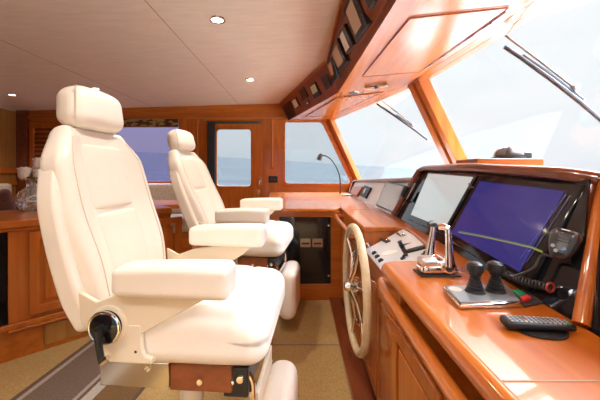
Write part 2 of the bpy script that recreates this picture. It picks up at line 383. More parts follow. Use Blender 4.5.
# ------------------------------------------------------------------ windscreen
ZT, ZB = 1.96, .98
mt_top = [V((.47,4.80,ZT)), V((1.09,2.74,ZT)), V((1.27,.62,ZT)), V((.80,-1.5,ZT))]
mt_bot = [V((.92,4.80,ZB)), V((1.555,2.74,ZB)), V((1.72,.62,ZB)), V((1.25,-1.5,ZB))]
for i in range(3):
    m = MB(); a, b, c, d2 = mt_bot[i], mt_bot[i+1], mt_top[i+1], mt_top[i]
    n = (b-a).cross(d2-a).normalized()*.006
    m.prism([a, b, c, d2], n); o = struct(m.build('window_%d' % (3+i), clear_glass))
def mullion(b, t, wv, name):
    # grooved wooden post: three strips of different depth, wv = half width vector along the windscreen
    up = (t-b); n = wv.cross(up).normalized();  n = n if n.x < 0 else -n
    m = MB()
    for (s0, s1, dep) in ((-1, -.25, .055), (-.25, .12, .03), (.12, .42, .045), (.42, 1, .07)):
        q4 = [b+wv*s0-up*.02, b+wv*s1-up*.02, t+wv*s1+up*.02, t+wv*s0+up*.02]
        m.prism([p-n*.03 for p in q4], n*(.03+dep))
    return struct(m.build(name, wood_z, bevel=.004))
mullion(mt_bot[1], mt_top[1], V((-.0455,.46,0)).normalized()*-.115, 'trim_mullion')
mullion(mt_bot[0], mt_top[0]+V((.0,0,0)), V((.030,-.02,0)).normalized()*.07+V((.0,-.02,0)), 'trim_mullion')
mullion(mt_bot[2], mt_top[2], V((-.4,-.9,0)).normalized()*.115, 'trim_mullion')
m = MB()
for i in range(3):
    a, b = mt_top[i], mt_top[i+1]; t_ = (b-a).normalized(); n = V((t_.y, -t_.x, 0)); n = n if n.x < 0 else -n
    m.prism([a-t_*.0, b+t_*.0, b+n*.075, a+n*.075], (0,0,.05)); m.prism([a, b, b+V((0,0,.0))-n*.06, a-n*.06], (0,0,.2))
struct(m.build('trim_windscreen_head', wood_y, bevel=.004))
m = MB()
for i in range(3):
    a, b = mt_bot[i], mt_bot[i+1]; t_ = (b-a).normalized(); n = V((t_.y, -t_.x, 0)); n = n if n.x < 0 else -n
    m.prism([a-n*.05, b-n*.05, b+n*.05, a+n*.05], (0,0,-.98))
struct(m.build('wall_fore', wood_y))
# windscreen wipers, outside the glass
def wiper(label, base_pts, arm_pts, seg):
    a, b, c = mt_bot[seg], mt_bot[seg+1], mt_top[seg]; n = (b-a).cross(c-a).normalized(); n = n if n.x > 0 else -n
    on = lambda p, o: hit(p[0], p[1], a+n*o, n)
    B = [on(p, .03) for p in base_pts]; A_ = [on(p, .07) for p in arm_pts]
    t = thing('windscreen_wiper', label, 'wiper', B[-1], 'windscreen wipers')
    m = MB(); m.tube(B, .012, 8); m.build('blade', wiper_grey, t)
    m = MB(); m.tube([p+n*.022 for p in B[1:-1] or B], .010, 8); m.build('blade_carrier', wiper_grey, t)
    m = MB(); m.tube(A_, .007, 8); m.build('arm', wiper_arm, t)
    e = A_[-1]; q_ = (A_[-1]-A_[0]).normalized()
    m = MB(); m.rbox(e, (.035,.035,.035), .010, 4); m.build('hinge', wiper_arm, t)
wiper('grey windscreen wiper seen through the near centre pane', [(505,47),(520,57),(552,80),(580,102),(606,124)], [(505,35),(540,61),(575,88)], 1)
wiper('smaller distant windscreen wiper seen through the far pane left of the thick mullion', [(377,104),(395,116),(412,128),(428,140)], [(382,101),(398,113),(412,124)], 0)
# sea outside
m = MB(); s0 = 4200.0
pl = lambda x, y: V((x, y, -3.2-.0613*x+.0353*y))
m.face([pl(-s0,-s0*.2), pl(s0,-s0*.2), pl(s0,s0), pl(-s0,s0)])
o = m.build('sea', sea_mat(), base=(0,0,-3)); o['kind'] = 'structure'

# white foredeck ahead of the windscreen
m = MB(); m.prism([V((1.75,5.2,.50)), V((1.75,-2.0,.50)), V((5.0,-1.4,.55)), V((9.5,1.6,.65)), V((5.0,4.6,.55))], (0,0,.04)); struct(m.build('floor_foredeck', mat('pale grey deck', (.60,.60,.58), .6)))
# ------------------------------------------------------------------ overhead console
FT = [V((.275,-1.45,2.25)), V((.265,2.97,2.25)), V((-.31,4.75,zc(-.31)))]
FB = [V((.52,-1.45,1.962)), V((.394,3.11,1.962)), V((-.185,4.80,1.962))]
FB[0] = V((.394+(3.11+1.45)*.0407, -1.45, 1.962))
oc = thing('overhead_console', 'cherry overhead console above the dash holding a row of instruments', 'cabinet', (.4, 2.5, 1.96))
QN = [FB[1], FB[0], FT[0], FT[1]]; QF = [FB[2], FB[1], FT[1], FT[2]]     # far-left to right, facing aft
def facing(qd):
    n = quad_n(qd); c = sum((V(p) for p in qd), V())/4
    return n if n.dot(CAM-c) > 0 else -n
m = MB()
for qd in (QN, QF):
    n = facing(qd); m.prism(qd, -n*.018)
m.build('fascia', shaded_wood, oc)
m = MB()
for qd in (QN, QF):
    n = facing(qd); a, b = V(qd[3]), V(qd[2]); m.tube([a+n*.004+V((0,0,-.012)), b+n*.004+V((0,0,-.012))], .010, 8)
m.build('cornice_moulding', wood_y, oc)
m = MB(); n_ = .07
m.prism([FB[2]+V((0,0,0)), FB[1], FB[0], V((mt_top[3].x-.03,-1.45,1.962)), mt_top[2]+V((-.05,0,.002)), mt_top[1]+V((-.05,0,.002)), V((mt_top[0].x,4.80,1.962))], (0,0,.02))
m.build('soffit', wood_gloss, oc)
def hatch(px, name, latch=None):
    P3 = [atZ(x, y, 1.955) for x, y in px]; c = sum(P3, V())/len(P3)
    m = MB(); m.prism([c+(p-c)*.985+V((0,0,.001)) for p in P3], (0,0,.012)); h = m.build(name, wood_gloss, oc, bevel=.002)
    m = MB()
    for i in range(len(P3)):
        a, b = P3[i], P3[(i+1)%len(P3)]; m.tube([a, b], .0035, 8)
    m.build('bead', wood_y, h)
    return h
h1 = hatch([(362,77),(410,18.6),(509,8),(420,72)], 'access_hatch')
hatch([(305,117),(337,98),(382,92.6),(334,115)], 'access_hatch')
m = MB(); a, b = atZ(506,12,1.953), atZ(422,71,1.953)
m.tube([a.lerp(b,.0), a.lerp(b,.97)], .004, 8)
for k in (.12,.3,.62,.8): m.tube([a.lerp(b,k), a.lerp(b,k+.07)], .008, 8)
m.build('piano_hinge', rim_wood, h1)
# recessed dark ring and a chrome twin fitting in the soffit
t = thing('recessed_spotlight', 'dark round unlit spotlight recessed in the overhead console underside', 'spotlight', atZ(353.5,93,1.955))
c = atZ(353.5,93,1.962)
m = MB(); m.lathe([(.0,-.004),(.045,-.004),(.06,-.002),(.062,.0)], c, (0,0,1), 26); m.build('ring', steel, t)
m = MB(); m.lathe([(.0,-.006),(.044,-.006),(.044,0)], c, (0,0,1), 26); m.build('lens', black_gloss, t)
t = thing('reading_light', 'chrome twin reading light on the overhead console underside', 'light', atZ(376,86,1.955))
a, b = atZ(365,87,1.955), atZ(388,83.5,1.955); c = a.lerp(b,.5)
m = MB(); m.tube([a+V((0,0,-.01)), c+V((0,0,-.012)), b+V((0,0,-.01))], [.018,.012,.018], 12); m.build('body', chrome, t)
m = MB(); m.rbox(c+V((0,0,-.018)), (.035,.035,.03), .008, 4); m.build('knob', black, t)

# instruments on the fascia, from the far end to the near end
def instrument(qpx, qd, label, face, depth=.02, bezel=.012, buttons=0, name='instrument_display', bez=black, marks=None, inset=None):
    n = facing(qd); P3 = [hit(x, y, qd[0], n) for x, y in qpx]           # bl, br, tr, tl
    c = sum(P3, V())/4
    t = thing(name, label, 'instrument', min(P3, key=lambda p: p.z), 'instruments along the overhead console')
    m = MB(); m.prism(P3, n*depth); m.build('housing', bez, t, bevel=.004)
    if face is not None:
        u0, u1, v0, v1 = inset or (.14, .86, .16, .88)
        q4 = [quad_at(P3,u0,v0), quad_at(P3,u1,v0), quad_at(P3,u1,v1), quad_at(P3,u0,v1)]
        m = MB(); m.prism([p+n*(depth-.001) for p in q4], n*.003); m.build('screen', face, t)
    for k in range(buttons):
        p = quad_at(P3, .93, .18+.7*k/max(1,buttons-1))+n*depth
        m = MB(); m.lathe([(0,0),(.006,0),(.006,.004),(0,.004)], p, n, 10); m.build('button', dark_grey, t)
    return t
scr_beige = mat('reflective beige lcd', (.50, .36, .26), .25, coat=.3)
scr_white = mat('white gauge face', (.72, .72, .70), .3)
scr_dark = mat('dark brown lcd', (.10, .055, .04), .2)
scr_green = mat('pale green lcd', (.52, .55, .40), .3)
scr_blue = mat('dim lcd', (.10, .07, .07), .2)
instrument([(289,120.5),(296.5,115),(290,100.5),(283,106.5)], QF, 'blank black square speaker at the far end of the overhead console', None, .012)
instrument([(296.5,110),(301,106),(296.5,96.5),(292,100)], QF, 'small white faced gauge next to the black square speaker', scr_white)
instrument([(304,100.5),(309,96.3),(304.8,86.3),(299.5,90.5)], QF, 'brown faced gauge directly above the tiny toggle switch', scr_dark)
instrument([(315.5,99),(321.8,94.5),(316.5,81),(310,86)], QF, 'gauge with a pale green screen overhead', scr_green, inset=(.14,.86,.35,.9))
instrument([(327,90),(333,85),(327.8,72.5),(321.3,77)], QF, 'dim screened gauge right of the pale green one', scr_blue, inset=(.14,.86,.25,.9))
instrument([(307,106),(310.3,103.5),(308.7,99.7),(305.6,102)], QF, 'tiny black toggle switch under the brown faced gauge', scr_white, .008, inset=(.3,.7,.3,.7))
instrument([(335,82),(341,77),(336.5,54),(330,61)], QN, 'narrow black handset unit left of the beige screened sounder', scr_beige, .042, inset=(.2,.7,.3,.85))
instrument([(343,70),(351.5,60),(341.5,36.5),(334.5,50)], QN, 'small beige screened sounder overhead with a thick black bezel', scr_beige, .042, 4, buttons=5, inset=(.12,.78,.14,.86))
instrument([(351,52.5),(358.5,43),(349,22),(343.5,33)], QN, 'slim white faced meter in a black box between two beige screens', scr_white, .042, inset=(.1,.62,.1,.9))
instrument([(361,40),(373.5,22),(358,-18),(348.5,7)], QN, 'largest beige screened plotter overhead with buttons on its bezel', scr_beige, .042, buttons=6, inset=(.16,.74,.14,.84))
instrument([(376,7),(382,-3),(372,-30),(366,-14)], QN, 'black instrument cut off by the top of the photo', None, .042)

# ------------------------------------------------------------------ ceiling downlights
def downlight(px, py, label):
    # solve for the sloping ceiling
    x = 0
    for _ in range(6): p = atZ(px, py, zc(x)); x = p.x
    t = thing('ceiling_downlight', label, 'downlight', p+V((0,0,-.01)), 'round downlights in the ceiling')
    m = MB(); m.lathe([(.036,.0),(.042,-.010),(.055,-.007),(.058,.002),(.036,.004)], p, (0,0,1), 28); m.build('trim_ring', chrome, t)
    m = MB(); m.lathe([(0,-.004),(.037,-.004),(.037,.001),(0,.001)], p, (0,0,1), 24); m.build('lens', led_white, t)
    ld = bpy.data.lights.new('spot_beam', 'SPOT'); lo = bpy.data.objects.new('spot_beam', ld); COL.objects.link(lo)
    lo.location = p+V((0,0,-.03)); ld.energy = 11; ld.spot_size = 2.3; ld.spot_blend = .8; ld.color = (1,.88,.72); ld.shadow_soft_size = .04
    return p
def fill_beam(p, e):  # spot for the added fill lamps
    ld = bpy.data.lights.new('spot_beam', 'SPOT'); lo = bpy.data.objects.new('spot_beam', ld); COL.objects.link(lo)
    lo.location = p; ld.energy = e; ld.spot_size = 2.5; ld.spot_blend = .9; ld.color = (1,.91,.80); ld.shadow_soft_size = .06
# unseen fill lamps added above the frame to brighten the chairs
for (x, y) in ((-.25,.95),(.05,-.35),(-.95,-.1)): fill_beam(V((x, y, zc(x)-.03)), 11.5); m = MB(); m.lathe([(0,-.004),(.036,-.004),(.042,-.010),(.055,-.007),(.058,.002),(0,.004)], V((x,y,zc(x))), (0,0,1), 28); struct(m.build('trim_fill_lamp', chrome))
downlight(217.5, 19.5, 'largest glowing ceiling downlight nearest the camera')
downlight(250, 79.5, 'small ceiling downlight on the right over the far chair')
downlight(12, 94.5, 'ceiling downlight at the far left above the wood panel')
downlight(95.5, 88.5, 'ceiling downlight peeking over the near headrest')

# ------------------------------------------------------------------ floor coverings
rg = MB(); rg.box(-.31, .31, -1.1, 1.13, 0, .008)
o = rg.build('runner_rug', rug_mat(), base=(0,0,0), bevel=.002); o.location = (-1.165, .95, .001); o.rotation_euler = (0,0,math.radians(-3.5))
tag(o, 'grey brown striped runner rug on the beige carpet beside near chair', 'rug')
m = MB(); m.box(-1.0, .255, 1.975, 1.985, 0, .004); struct(m.build('trim_carpet_seam', groove_m))

# ------------------------------------------------------------------ helm console, worktop, dash
hc = thing('helm_console', 'cherry helm console with raised panels below the worktop and dash', 'console', (.5, 1.8, 0))
m = MB(); m.box(.375, .66, 1.08, 1.745, .0, .60); m.box(.375, .66, 1.745, 2.66, .0, .79); m.build('carcass', wood_z, hc)
m = MB(); m.box(.257, .375, 1.08, 2.66, .0, .03); m.build('plinth', rim_wood, hc, bevel=.004)
PA = [V((.372,1.085,.685)), V((.372,1.735,.685)), V((.60,1.735,.808)), V((.60,1.085,.808))]
m = MB(); m.prism(PA, (0,0,-.09)); m.build('panel_bed', wood_y, hc)
n = quad_n(PA); n = n if n.z > 0 else -n
m = MB(); c = sum(PA, V())/4; m.prism([p+(c-p)*.02 for p in PA], n*.006); gp = m.build('instrument_panel', grey_panel, hc, bevel=.002)
def raised(parent, x, y0, y1, z0, z1, mt=wood_z, name='raised_panel', nx=-1, t=.04):
    f = lambda u, v: V((x, u, v))
    m = MB(); m.ring([f(y0,z0),f(y1,z0),f(y1,z1),f(y0,z1)], rrect(f, y0+t, y1-t, z0+t, z1-t, .004, 3), (nx*.012,0,0))
    m.prism([f(y0+t*1.3,z0+t*1.3),f(y1-t*1.3,z0+t*1.3),f(y1-t*1.3,z1-t*1.3),f(y0+t*1.3,z1-t*1.3)], (nx*.009,0,0)); return m.build(name, mt, parent, bevel=.004)
raised(hc, .375, 1.10, 1.42, .06, .60); raised(hc, .375, 1.43, 1.74, .06, .60); raised(hc, .375, 1.76, 2.20, .06, .70); raised(hc, .375, 2.21, 2.64, .06, .70)
def rail_bar(parent, p0, p1, r=.018, inset=.05):
    a, b = V(p0), V(p1); dvec = (b-a).normalized(); k = V((inset,0,0))
    m = MB(); m.tube(spline([a+k, a+k*.4+dvec*.008, a+dvec*.05, b-dvec*.05, b+k*.4-dvec*.008, b+k], 6), r, 14); return m.build('handrail', wood_y, parent)
rail_bar(hc, (.31,1.80,.755), (.31,2.60,.755), .017, .07)
# wing console nearest the camera
wc = thing('wing_console', 'near cherry wing console with a long handrail along its face', 'console', (.5, .3, 0))
m = MB(); m.box(.335, .62, -.6, 1.06, 0, .68); m.box(.45, .62, -.6, 1.06, .68, .79); m.box(.345, .47, 1.03, 1.075, .60, .79); m.build('carcass', wood_z, wc)
for k in range(4): raised(wc, .335, .70-k*.40+.0, .70-k*.40+.36, .05, .62, t=.05)
rail_bar(wc, (.284,-.5,.740), (.284,1.03,.740), .0155, .17)
# one continuous worktop
def top_poly():
    p = [(-.30,2.62),(.28,2.62)]
    p += [(.315,2.645),(.352,2.715),(.37,2.78)][:2] + [(.368,2.74)]
    p += [(.37,1.74),(.575,1.74)]
    p += [(.598,1.715),(.600,1.66),(.585,1.50),(.560,1.34),(.540,1.20),(.530,1.09),(.525,1.085)]
    p += [(.340,1.085),(.318,1.078),(.306,1.060),(.302,1.035)]
    p += [(.302,-.6),(.60,-.6),(.56,.20),(.585,.571),(.66,1.28),(.71,2.1),(.71,4.15),(.90,4.30),(.90,4.79),(-.48,4.79)]
    return p
m = MB(); m.prism([V((x,y,.79)) for x, y in top_poly()][::-1], (0,0,.03))
wt = tag(m.build('worktop', wood_y, bevel=.007, seg=3), 'glossy cherry worktop running from the port window along the helm', 'worktop')
m = MB(); m.tube(spline([(.40,1.075,.800),(.335,1.070,.800),(.312,1.058,.800),(.304,1.03,.800),(.303,.9,.800),(.303,.4,.800),(.303,-.55,.800)],6), .021, 14); m.build('nosing', wood_y, wt)
m = MB(); m.box(.31,.575,.457,.461,.8195,.8208); m.box(.376,.70,2.560,2.564,.8195,.8208); m.build('joint_line', groove_m, wt)
# port cabinet with the dark glass door
pc = thing('port_cabinet', 'cherry cabinet with a dark glass door under the port worktop', 'cabinet', (0, 3.7, 0))
m = MB(); m.box(-.28, .37, 2.69, 4.78, 0, .79); m.build('carcass', wood_z, pc)
gx0, gx1, gz0, gz1 = (279-300)/300*2.67, (331-300)/300*2.67, 1.14-(284-172)/300*2.67, 1.14-(217-172)/300*2.67
f = fy(2.665); m = MB(); m.ring([f(-.28,.0),f(.37,.0),f(.37,.79),f(-.28,.79)], rrect(f,gx0,gx1,gz0,gz1,.006,3), (0,.025,0)); m.build('face_frame', wood_x, pc, bevel=.003)
m = MB(); m.box(gx0+.002, gx1-.002, 2.672, 2.679, gz0+.002, gz1-.002); gd = m.build('glass_door', black_gloss, pc, bevel=.002)
for zz in (gz1-.075, gz0+.075):
    m = MB(); m.lathe([(0,0),(.009,0),(.009,.012),(0,.014)], (gx1-.02, 2.672, zz), (0,-1,0), 14); m.build('hinge_cap', chrome, gd)
lbl = mat('worn paper label', (.30,.20,.12), .6)
for cx in (305.5, 317.5):
    a = atY(cx, 242, 2.671); m = MB(); m.box(a.x-.045, a.x+.045, 2.668, 2.6725, a.z-.045, a.z+.03); o = m.build('socket_plate', lbl, gd, bevel=.002)
    m = MB(); m.box(a.x-.035, a.x+.035, 2.666, 2.669, a.z-.02, a.z-.005); m.build('socket_slot', dark_void, o)
# low dash fascia on the far side
dh = thing('dash', 'dash with a grey far fascia and tall mahogany rimmed hood for screens', 'dashboard', (.9, 2.4, .82))
LB0, LB1 = V((.69,4.12,.82)), V((.69,2.10,.82)); LT0, LT1 = V((.775,4.22,1.005)), V((.812,2.10,1.075))
LQ = [LB0, LB1, LT1, LT0]
nL = facing(LQ)
m = MB(); m.hexa([LB0, LB0+V((.6,0,0)), LB1+V((.6,0,0)), LB1, LT0, LT0+V((.2,0,-.03)), LT1+V((.5,0,-.05)), LT1]); m.build('far_fascia', grey_panel, dh)
m = MB(); m.tube(spline([LB0+V((-.01,.02,0)), LB0.lerp(LT0,.5)+V((-.012,.02,0)), LT0+V((-.02,.0,-.01)), LT0+V((0,-.06,.008)), LT0.lerp(LT1,.3)+V((0,0,.008)), LT0.lerp(LT1,.6)+V((0,0,.008)), LT1+V((0,0,.008))],8), .022, 12); m.build('fascia_rim', rim_wood, dh)
# tall hood
hB = [V((.69,2.12,.82)), V((.64,1.28,.82)), V((.582,.640,.82))]
HB0, HB1 = V((.692,2.13,.82)), V((.588,.632,.82))
HT0, HT1 = V((.862,2.10,1.147)), V((.742,.765,1.120))
HQ = [HB0, HB1, HT1, HT0]; nH = facing(HQ)
m = MB(); back = V((.62,0,-.12))
m.hexa([HB0, HB0+V((.75,0,0)), HB1+V((.75,0,0)), HB1, HT0, HT0+V((.5,0,-.10)), HT1+V((.62,0,-.08)), HT1]); m.build('hood_body', rim_wood, dh)
mic_grey = mat('charcoal handset plastic', (.035,.036,.04), .32, coat=.3)
upH = (HT0-HB0).normalized()
m = MB(); m.prism([HB0, HB1, HT1, HT0.lerp(HT1,.75)+upH*.012, HT0.lerp(HT1,.5)+upH*.020, HT0.lerp(HT1,.25)+upH*.015, HT0], nH*.006); m.build('screen_surround', black_gloss, dh)
# rim: left upright, crown, right upright
rim = spline([HB0+nH*.02+V((-.005,.02,.0)), HB0.lerp(HT0,.45)+nH*.02+V((0,.02,0)), HB0.lerp(HT0,.88)+nH*.02+V((0,.015,0)), HT0+V((0,-.05,.004))+nH*.02, HT0.lerp(HT1,.25)+upH*.016+nH*.02, HT0.lerp(HT1,.5)+upH*.022+nH*.02, HT0.lerp(HT1,.75)+upH*.013+nH*.02, HT0.lerp(HT1,.93)+upH*.006+nH*.018, HT1+V((.028,-.006,-.004))+nH*.008], 8)
rim2 = [HT1+V((.030,-.012,-.008))+nH*.004, HB1.lerp(HT1,.75)+nH*.004+V((.020,-.012,0)), HB1.lerp(HT1,.3)+nH*.006+V((.008,-.012,0)), HB1+nH*.008+V((0,-.012,-.0))]
m = MB(); m.tube(rim2, .0155, 14); m.build('hood_upright', wood_z, dh)
m = MB(); m.tube(rim, .020, 14); m.build('hood_rim', rim_wood, dh)
# next panel beyond the right upright
SB, ST = V((.57,.10,.82)), V((.70,.10,1.10))
m = MB(); m.hexa([HB1+V((0,-.02,0)), HB1+V((.7,-.02,0)), SB+V((.7,0,0)), SB, HT1+V((0,-.04,0)), HT1+V((.6,-.04,-.05)), ST+V((.6,0,-.05)), ST]); m.build('side_panel', black_gloss, dh)
# dash shelf up to the windscreen
m = MB(); m.prism([V((.80,4.78,.93)), V((.88,4.78,.93)), V((1.5,2.74,.93)), V((1.67,.62,.93)), V((1.2,-1.4,.93)), V((1.0,-1.4,.93)), V((1.0,.7,.93)), V((1.0,2.1,.93)), V((.86,2.1,.93)), V((.82,4.2,.93))], (0,0,.03)); m.build('shelf', wood_y, dh)

# screens in the dash
def display(qpx, plane_q, n, label, scr, inset=(.05,.95,.07,.94), th=.014, bez=black_gloss, name='navigation_display', lines=None):
    P3 = [hit(x, y, plane_q[0], n)+n*.006 for x, y in qpx]
    t = thing(name, label, 'screen', min(P3, key=lambda p: p.z), None)
    m = MB(); m.prism(P3, n*th); m.build('bezel', bez, t, bevel=.004)
    u0,u1,v0,v1 = inset
    q4 = [quad_at(P3,u0,v0), quad_at(P3,u1,v0), quad_at(P3,u1,v1), quad_at(P3,u0,v1)]
    m = MB(); m.prism([p+n*(th-.001) for p in q4], n*.002); s_ = m.build('screen', scr, t)
    return t, s_, [p+n*(th+.001) for p in q4]
def lit(name, col, s):
    m = mat(name, (col[0]*.1, col[1]*.1, col[2]*.1), .10, emit=col, emit_s=s); return m
scr_navy = lit('lit navy screen', (.016,.016,.095), .42)
scr_glare = lit('screen with window glare glow', (.47,.50,.49), .24)  # window glare on this screen put in as an even pale glow
t, s1, q1 = display([(411,221),(447,237),(481,177),(431,173)], HQ, nH, 'screen with painted window glare left of the dark blue screen', scr_glare, (.03,.97,.1,.96))
t, s2, q2 = display([(449,240),(533,293),(592,188),(483,178)], HQ, nH, 'large dark blue sounder screen with a yellow green trace', scr_navy, (.06,.91,.10,.92))
yl = mat('yellow trace', (.02,.02,.02), .4, emit=(.40,.32,.04), emit_s=.22); gr = mat('green trace', (.02,.02,.02), .4, emit=(.05,.2,.05), emit_s=.2); sl = mat('scale line', (.02,.02,.02), .4, emit=(.08,.08,.25), emit_s=.2)
on2 = lambda px, py: hit(px, py, q2[0], nH)+nH*.0015
trace = [(459,232.5),(478,236),(495,239.5),(515,244),(532,248),(540,251.5),(543,252.5)]
m = MB(); m.tube([on2(x, y) for x, y in trace], .0014, 6); m.build('depth_trace', yl, s2)
m = MB(); m.tube([on2(x, y-1.2) for x, y in trace], .0012, 6); m.build('bottom_echo', gr, s2)
m = MB()
for a, b in (((566,195),(520,260)),((571,195),(527,262))): m.tube([on2(*a), on2(*b)], .0007, 4)
for x, y in ((554,212),(543,231),(531,251)): m.tube([on2(x-2,y), on2(x,y)], .0018, 4)
m.build('scale', sl, s2)
m = MB()
for x, y in ((470,184),(472.5,187)): m.tube([hit(x-1.5,y,q1[0],nH)+nH*.001, hit(x+1.5,y+.5,q1[0],nH)+nH*.001], .003, 4)
m.build('menu_mark', dark_grey, s1)
scr_grey_reflection = mat('unlit screen with painted reflection', (.42,.43,.42), .12, coat=.5)  # the reflection on the dead screen is painted in as grey
display([(377.5,206),(396.5,214.5),(408,186.5),(388,182)], LQ, nL, 'unlit monitor with painted grey reflection in the low far fascia', scr_grey_reflection, (.05,.93,.05,.95), bez=dark_grey, th=.012)
t = thing('dash_gauge', 'square silver black gauge beside the small wooden block on far fascia', 'gauge', hit(366,198,LQ[0],nL))
P3 = [hit(x,y,LQ[0],nL) for x,y in ((361,196),(367,199),(372.5,188),(366,185.5))]
m = MB(); m.prism(P3, nL*.02); m.build('housing', black, t, bevel=.004)
m = MB(); m.lathe([(0,.0),(.035,0),(.035,.006),(.02,.006),(0,.008)], sum(P3,V())/4+nL*.02, nL, 20); m.build('dial', chrome, t)
P3 = [hit(x,y,LQ[0],nL) for x,y in ((351.5,194.5),(358.5,197),(364.5,187.5),(355,187))]
m = MB(); m.prism(P3, nL*.03); tag(m.build('speaker_block', wood_y, bevel=.004), 'small wooden block at the far left end of grey fascia', 'block')

# box and compass on the shelf beyond the hood
Yc = 1.62
t = thing('compass', 'round steering compass on a wooden plinth behind the hood', 'compass', atY(508,168,Yc))
a, b = atY(475,167,Yc), atY(541,158.5,Yc); zc0 = b.z
m = MB(); m.box(a.x, b.x, Yc-.02, Yc+.2, .95, zc0); m.build('plinth', wood_x, t, bevel=.004)
c = atY(508,158.3,Yc+.09); c.z = zc0; r = .075
m = MB(); m.lathe([(0,0),(r*1.12,0),(r*1.1,.012),(r,.014),(r,.016),(0,.016)], c, (0,0,1), 32); m.build('base_ring', black, t)
m = MB(); m.lathe([(r*.96,.014)]+[(r*.96*math.cos(i*PI/16), .016+.062*math.sin(i*PI/16)) for i in range(8)]+[(.001,.078)], c, (0,0,1), 32); m.build('dome', mat('smoky compass dome', (.10,.12,.14), .06, coat=1), t)
m = MB(); G = []
for iu in range(15):
    for iv in range(9):
        az_ = math.radians(-125+200*iu/14); el = math.radians(4+86*iv/8)
        G.append(m.bm.verts.new(c+V((r*1.02*math.cos(el)*math.cos(az_), r*1.02*math.cos(el)*math.sin(az_), .016+.068*math.sin(el)))))
for iu in range(14):
    for iv in range(8): m.bm.faces.new([G[iu*9+iv], G[(iu+1)*9+iv], G[(iu+1)*9+iv+1], G[iu*9+iv+1]])
o_ = m.build('sun_hood', mat('grey compass hood', (.14,.145,.15), .35), t, smooth=80); sm = o_.modifiers.new('thickness','SOLIDIFY'); sm.thickness = .003
m = MB(); m.box(c.x+r*.75, c.x+r*1.35, c.y-.05, c.y+.03, c.z, c.z+.038); m.build('light_hood', black, t, bevel=.006)

# gooseneck lamp on the port worktop
bpt = atZ(344, 195.5, .82)
t = thing('gooseneck_lamp', 'black gooseneck chart lamp standing on the worktop by the window', 'lamp', bpt)
m = MB(); m.rbox(bpt+V((.03,.0,.010)), (.13,.06,.020), .008, 5); m.build('base', steel, t)
Yl = bpt.y
pts = [atY(x, y, Yl) for x, y in ((340,194),(340.2,186),(339.5,176),(336,166.5),(330.5,159),(325.5,156),(322,155.3))]
m = MB(); m.tube(spline(pts,6), .008, 10); m.build('stem', black, t)
hp = atY(320,157,Yl); ax = V((-.35,0,-.94)).normalized()
m = MB(); m.lathe([(0,-.045),(.022,-.045),(.033,-.01),(.036,.045),(.030,.045),(.0,.04)], hp, ax, 20); m.build('shade', dark_grey, t)

# ------------------------------------------------------------------ steering wheel
WCx, WCy, WCz, WR = .295, 1.62, .525, .314
sw = thing('steering_wheel', 'large tan rimmed steering wheel with chrome spokes on the helm console', 'steering wheel', (WCx, WCy, WCz))
cw = lambda r, a, dx=0: V((WCx+dx, WCy+r*math.cos(a), WCz+r*math.sin(a)))
m = MB(); m.tube([cw(WR, 2*PI*i/64) for i in range(64)], .0195, 14, closed=True); m.build('rim', wheel_leather, sw)
m = MB(); m.tube([cw(WR*.60, 2*PI*i/48, .015) for i in range(48)], .009, 10, closed=True); m.build('inner_ring', chrome, sw)
for k in range(6):
    a = PI/2+.25+k*PI/3
    m = MB(); m.tube([cw(.03,a,-.02), cw(WR*.3,a,.0), cw(WR*.6,a,.012), cw(WR-.01,a,.0)], [.013,.011,.010,.010], 10); m.build('spoke', chrome, sw)
m = MB(); m.lathe([(0,-.055),(.022,-.055),(.028,-.04),(.030,-.02),(.048,-.012),(.050,.02),(.026,.03),(.026,.085),(0,.085)], (WCx,WCy,WCz), (1,0,0), 26); m.build('hub', chrome, sw)

# ------------------------------------------------------------------ controls on the grey sloping panel
onP = lambda px, py: hit(px, py, PA[0]+n_P*.006, n_P)
n_P = n
def pad(name, label, cat, qpx, th, mt, bev=.003):
    P3 = [onP(x, y) for x, y in qpx]; m = MB(); m.prism(P3, n_P*th); return tag(m.build(name, mt, bevel=bev), label, cat)
t = thing('autopilot_lever', 'black steering lever on a tray in the grey sloping panel', 'lever', onP(410,250))
m = MB(); m.prism([onP(x,y) for x,y in ((399,246.5),(404,254.5),(426.5,249),(421,243)) ], n_P*.012); m.build('tray', black, t, bevel=.003)
m = MB(); m.prism([onP(x,y)+n_P*.012 for x,y in ((405.5,248.3),(407.5,252),(425,247.5),(420,242.5))], n_P*.003); m.build('lid', grey_panel, t, bevel=.001)
m = MB(); p0 = onP(403.5,249)+n_P*.012; m.tube([p0, p0+n_P*.022, p0+n_P*.03+V((0,-.0,0))], [.011,.009,.012], 12); m.build('knob', black, t)
for i, (x, y) in enumerate(((374.5,253.5),(377.5,257),(381,261))):
    p = onP(x, y); u = V((0,1,0)); v = n_P.cross(u)
    o_ = thing('rocker_switch', ('farthest', 'middle', 'nearest')[i] + ' of three black rocker switches beside the wheel rim', 'switch', p, 'three rocker switches on the grey panel')
    m = MB(); m.prism([p+u*a*.009+v*b*.013 for a, b in ((-1,-1),(1,-1),(1,1),(-1,1))], n_P*.006); m.build('frame', black, o_, bevel=.001)
    m = MB(); m.prism([p+n_P*.006+u*a*.006+v*b*.010 for a, b in ((-1,-1),(1,-1),(1,1),(-1,1))], n_P*.007); m.build('rocker', dark_grey, o_, bevel=.003)
c = onP(389.5,253); u = (onP(397.5,252.2)-onP(382,254.2)); v = n_P.cross(u).normalized()*.022
m = MB(); m.prism([c+u*.5*math.cos(a)+v*math.sin(a) for a in [2*PI*i/28 for i in range(28)]], n_P*.003); tag(m.build('oval_plate', white_p), 'white oval plate in the middle of the grey panel', 'plate')
t = thing('deck_switch', 'chrome flip cover at the panel far edge close to the wheel', 'switch', onP(384,239))
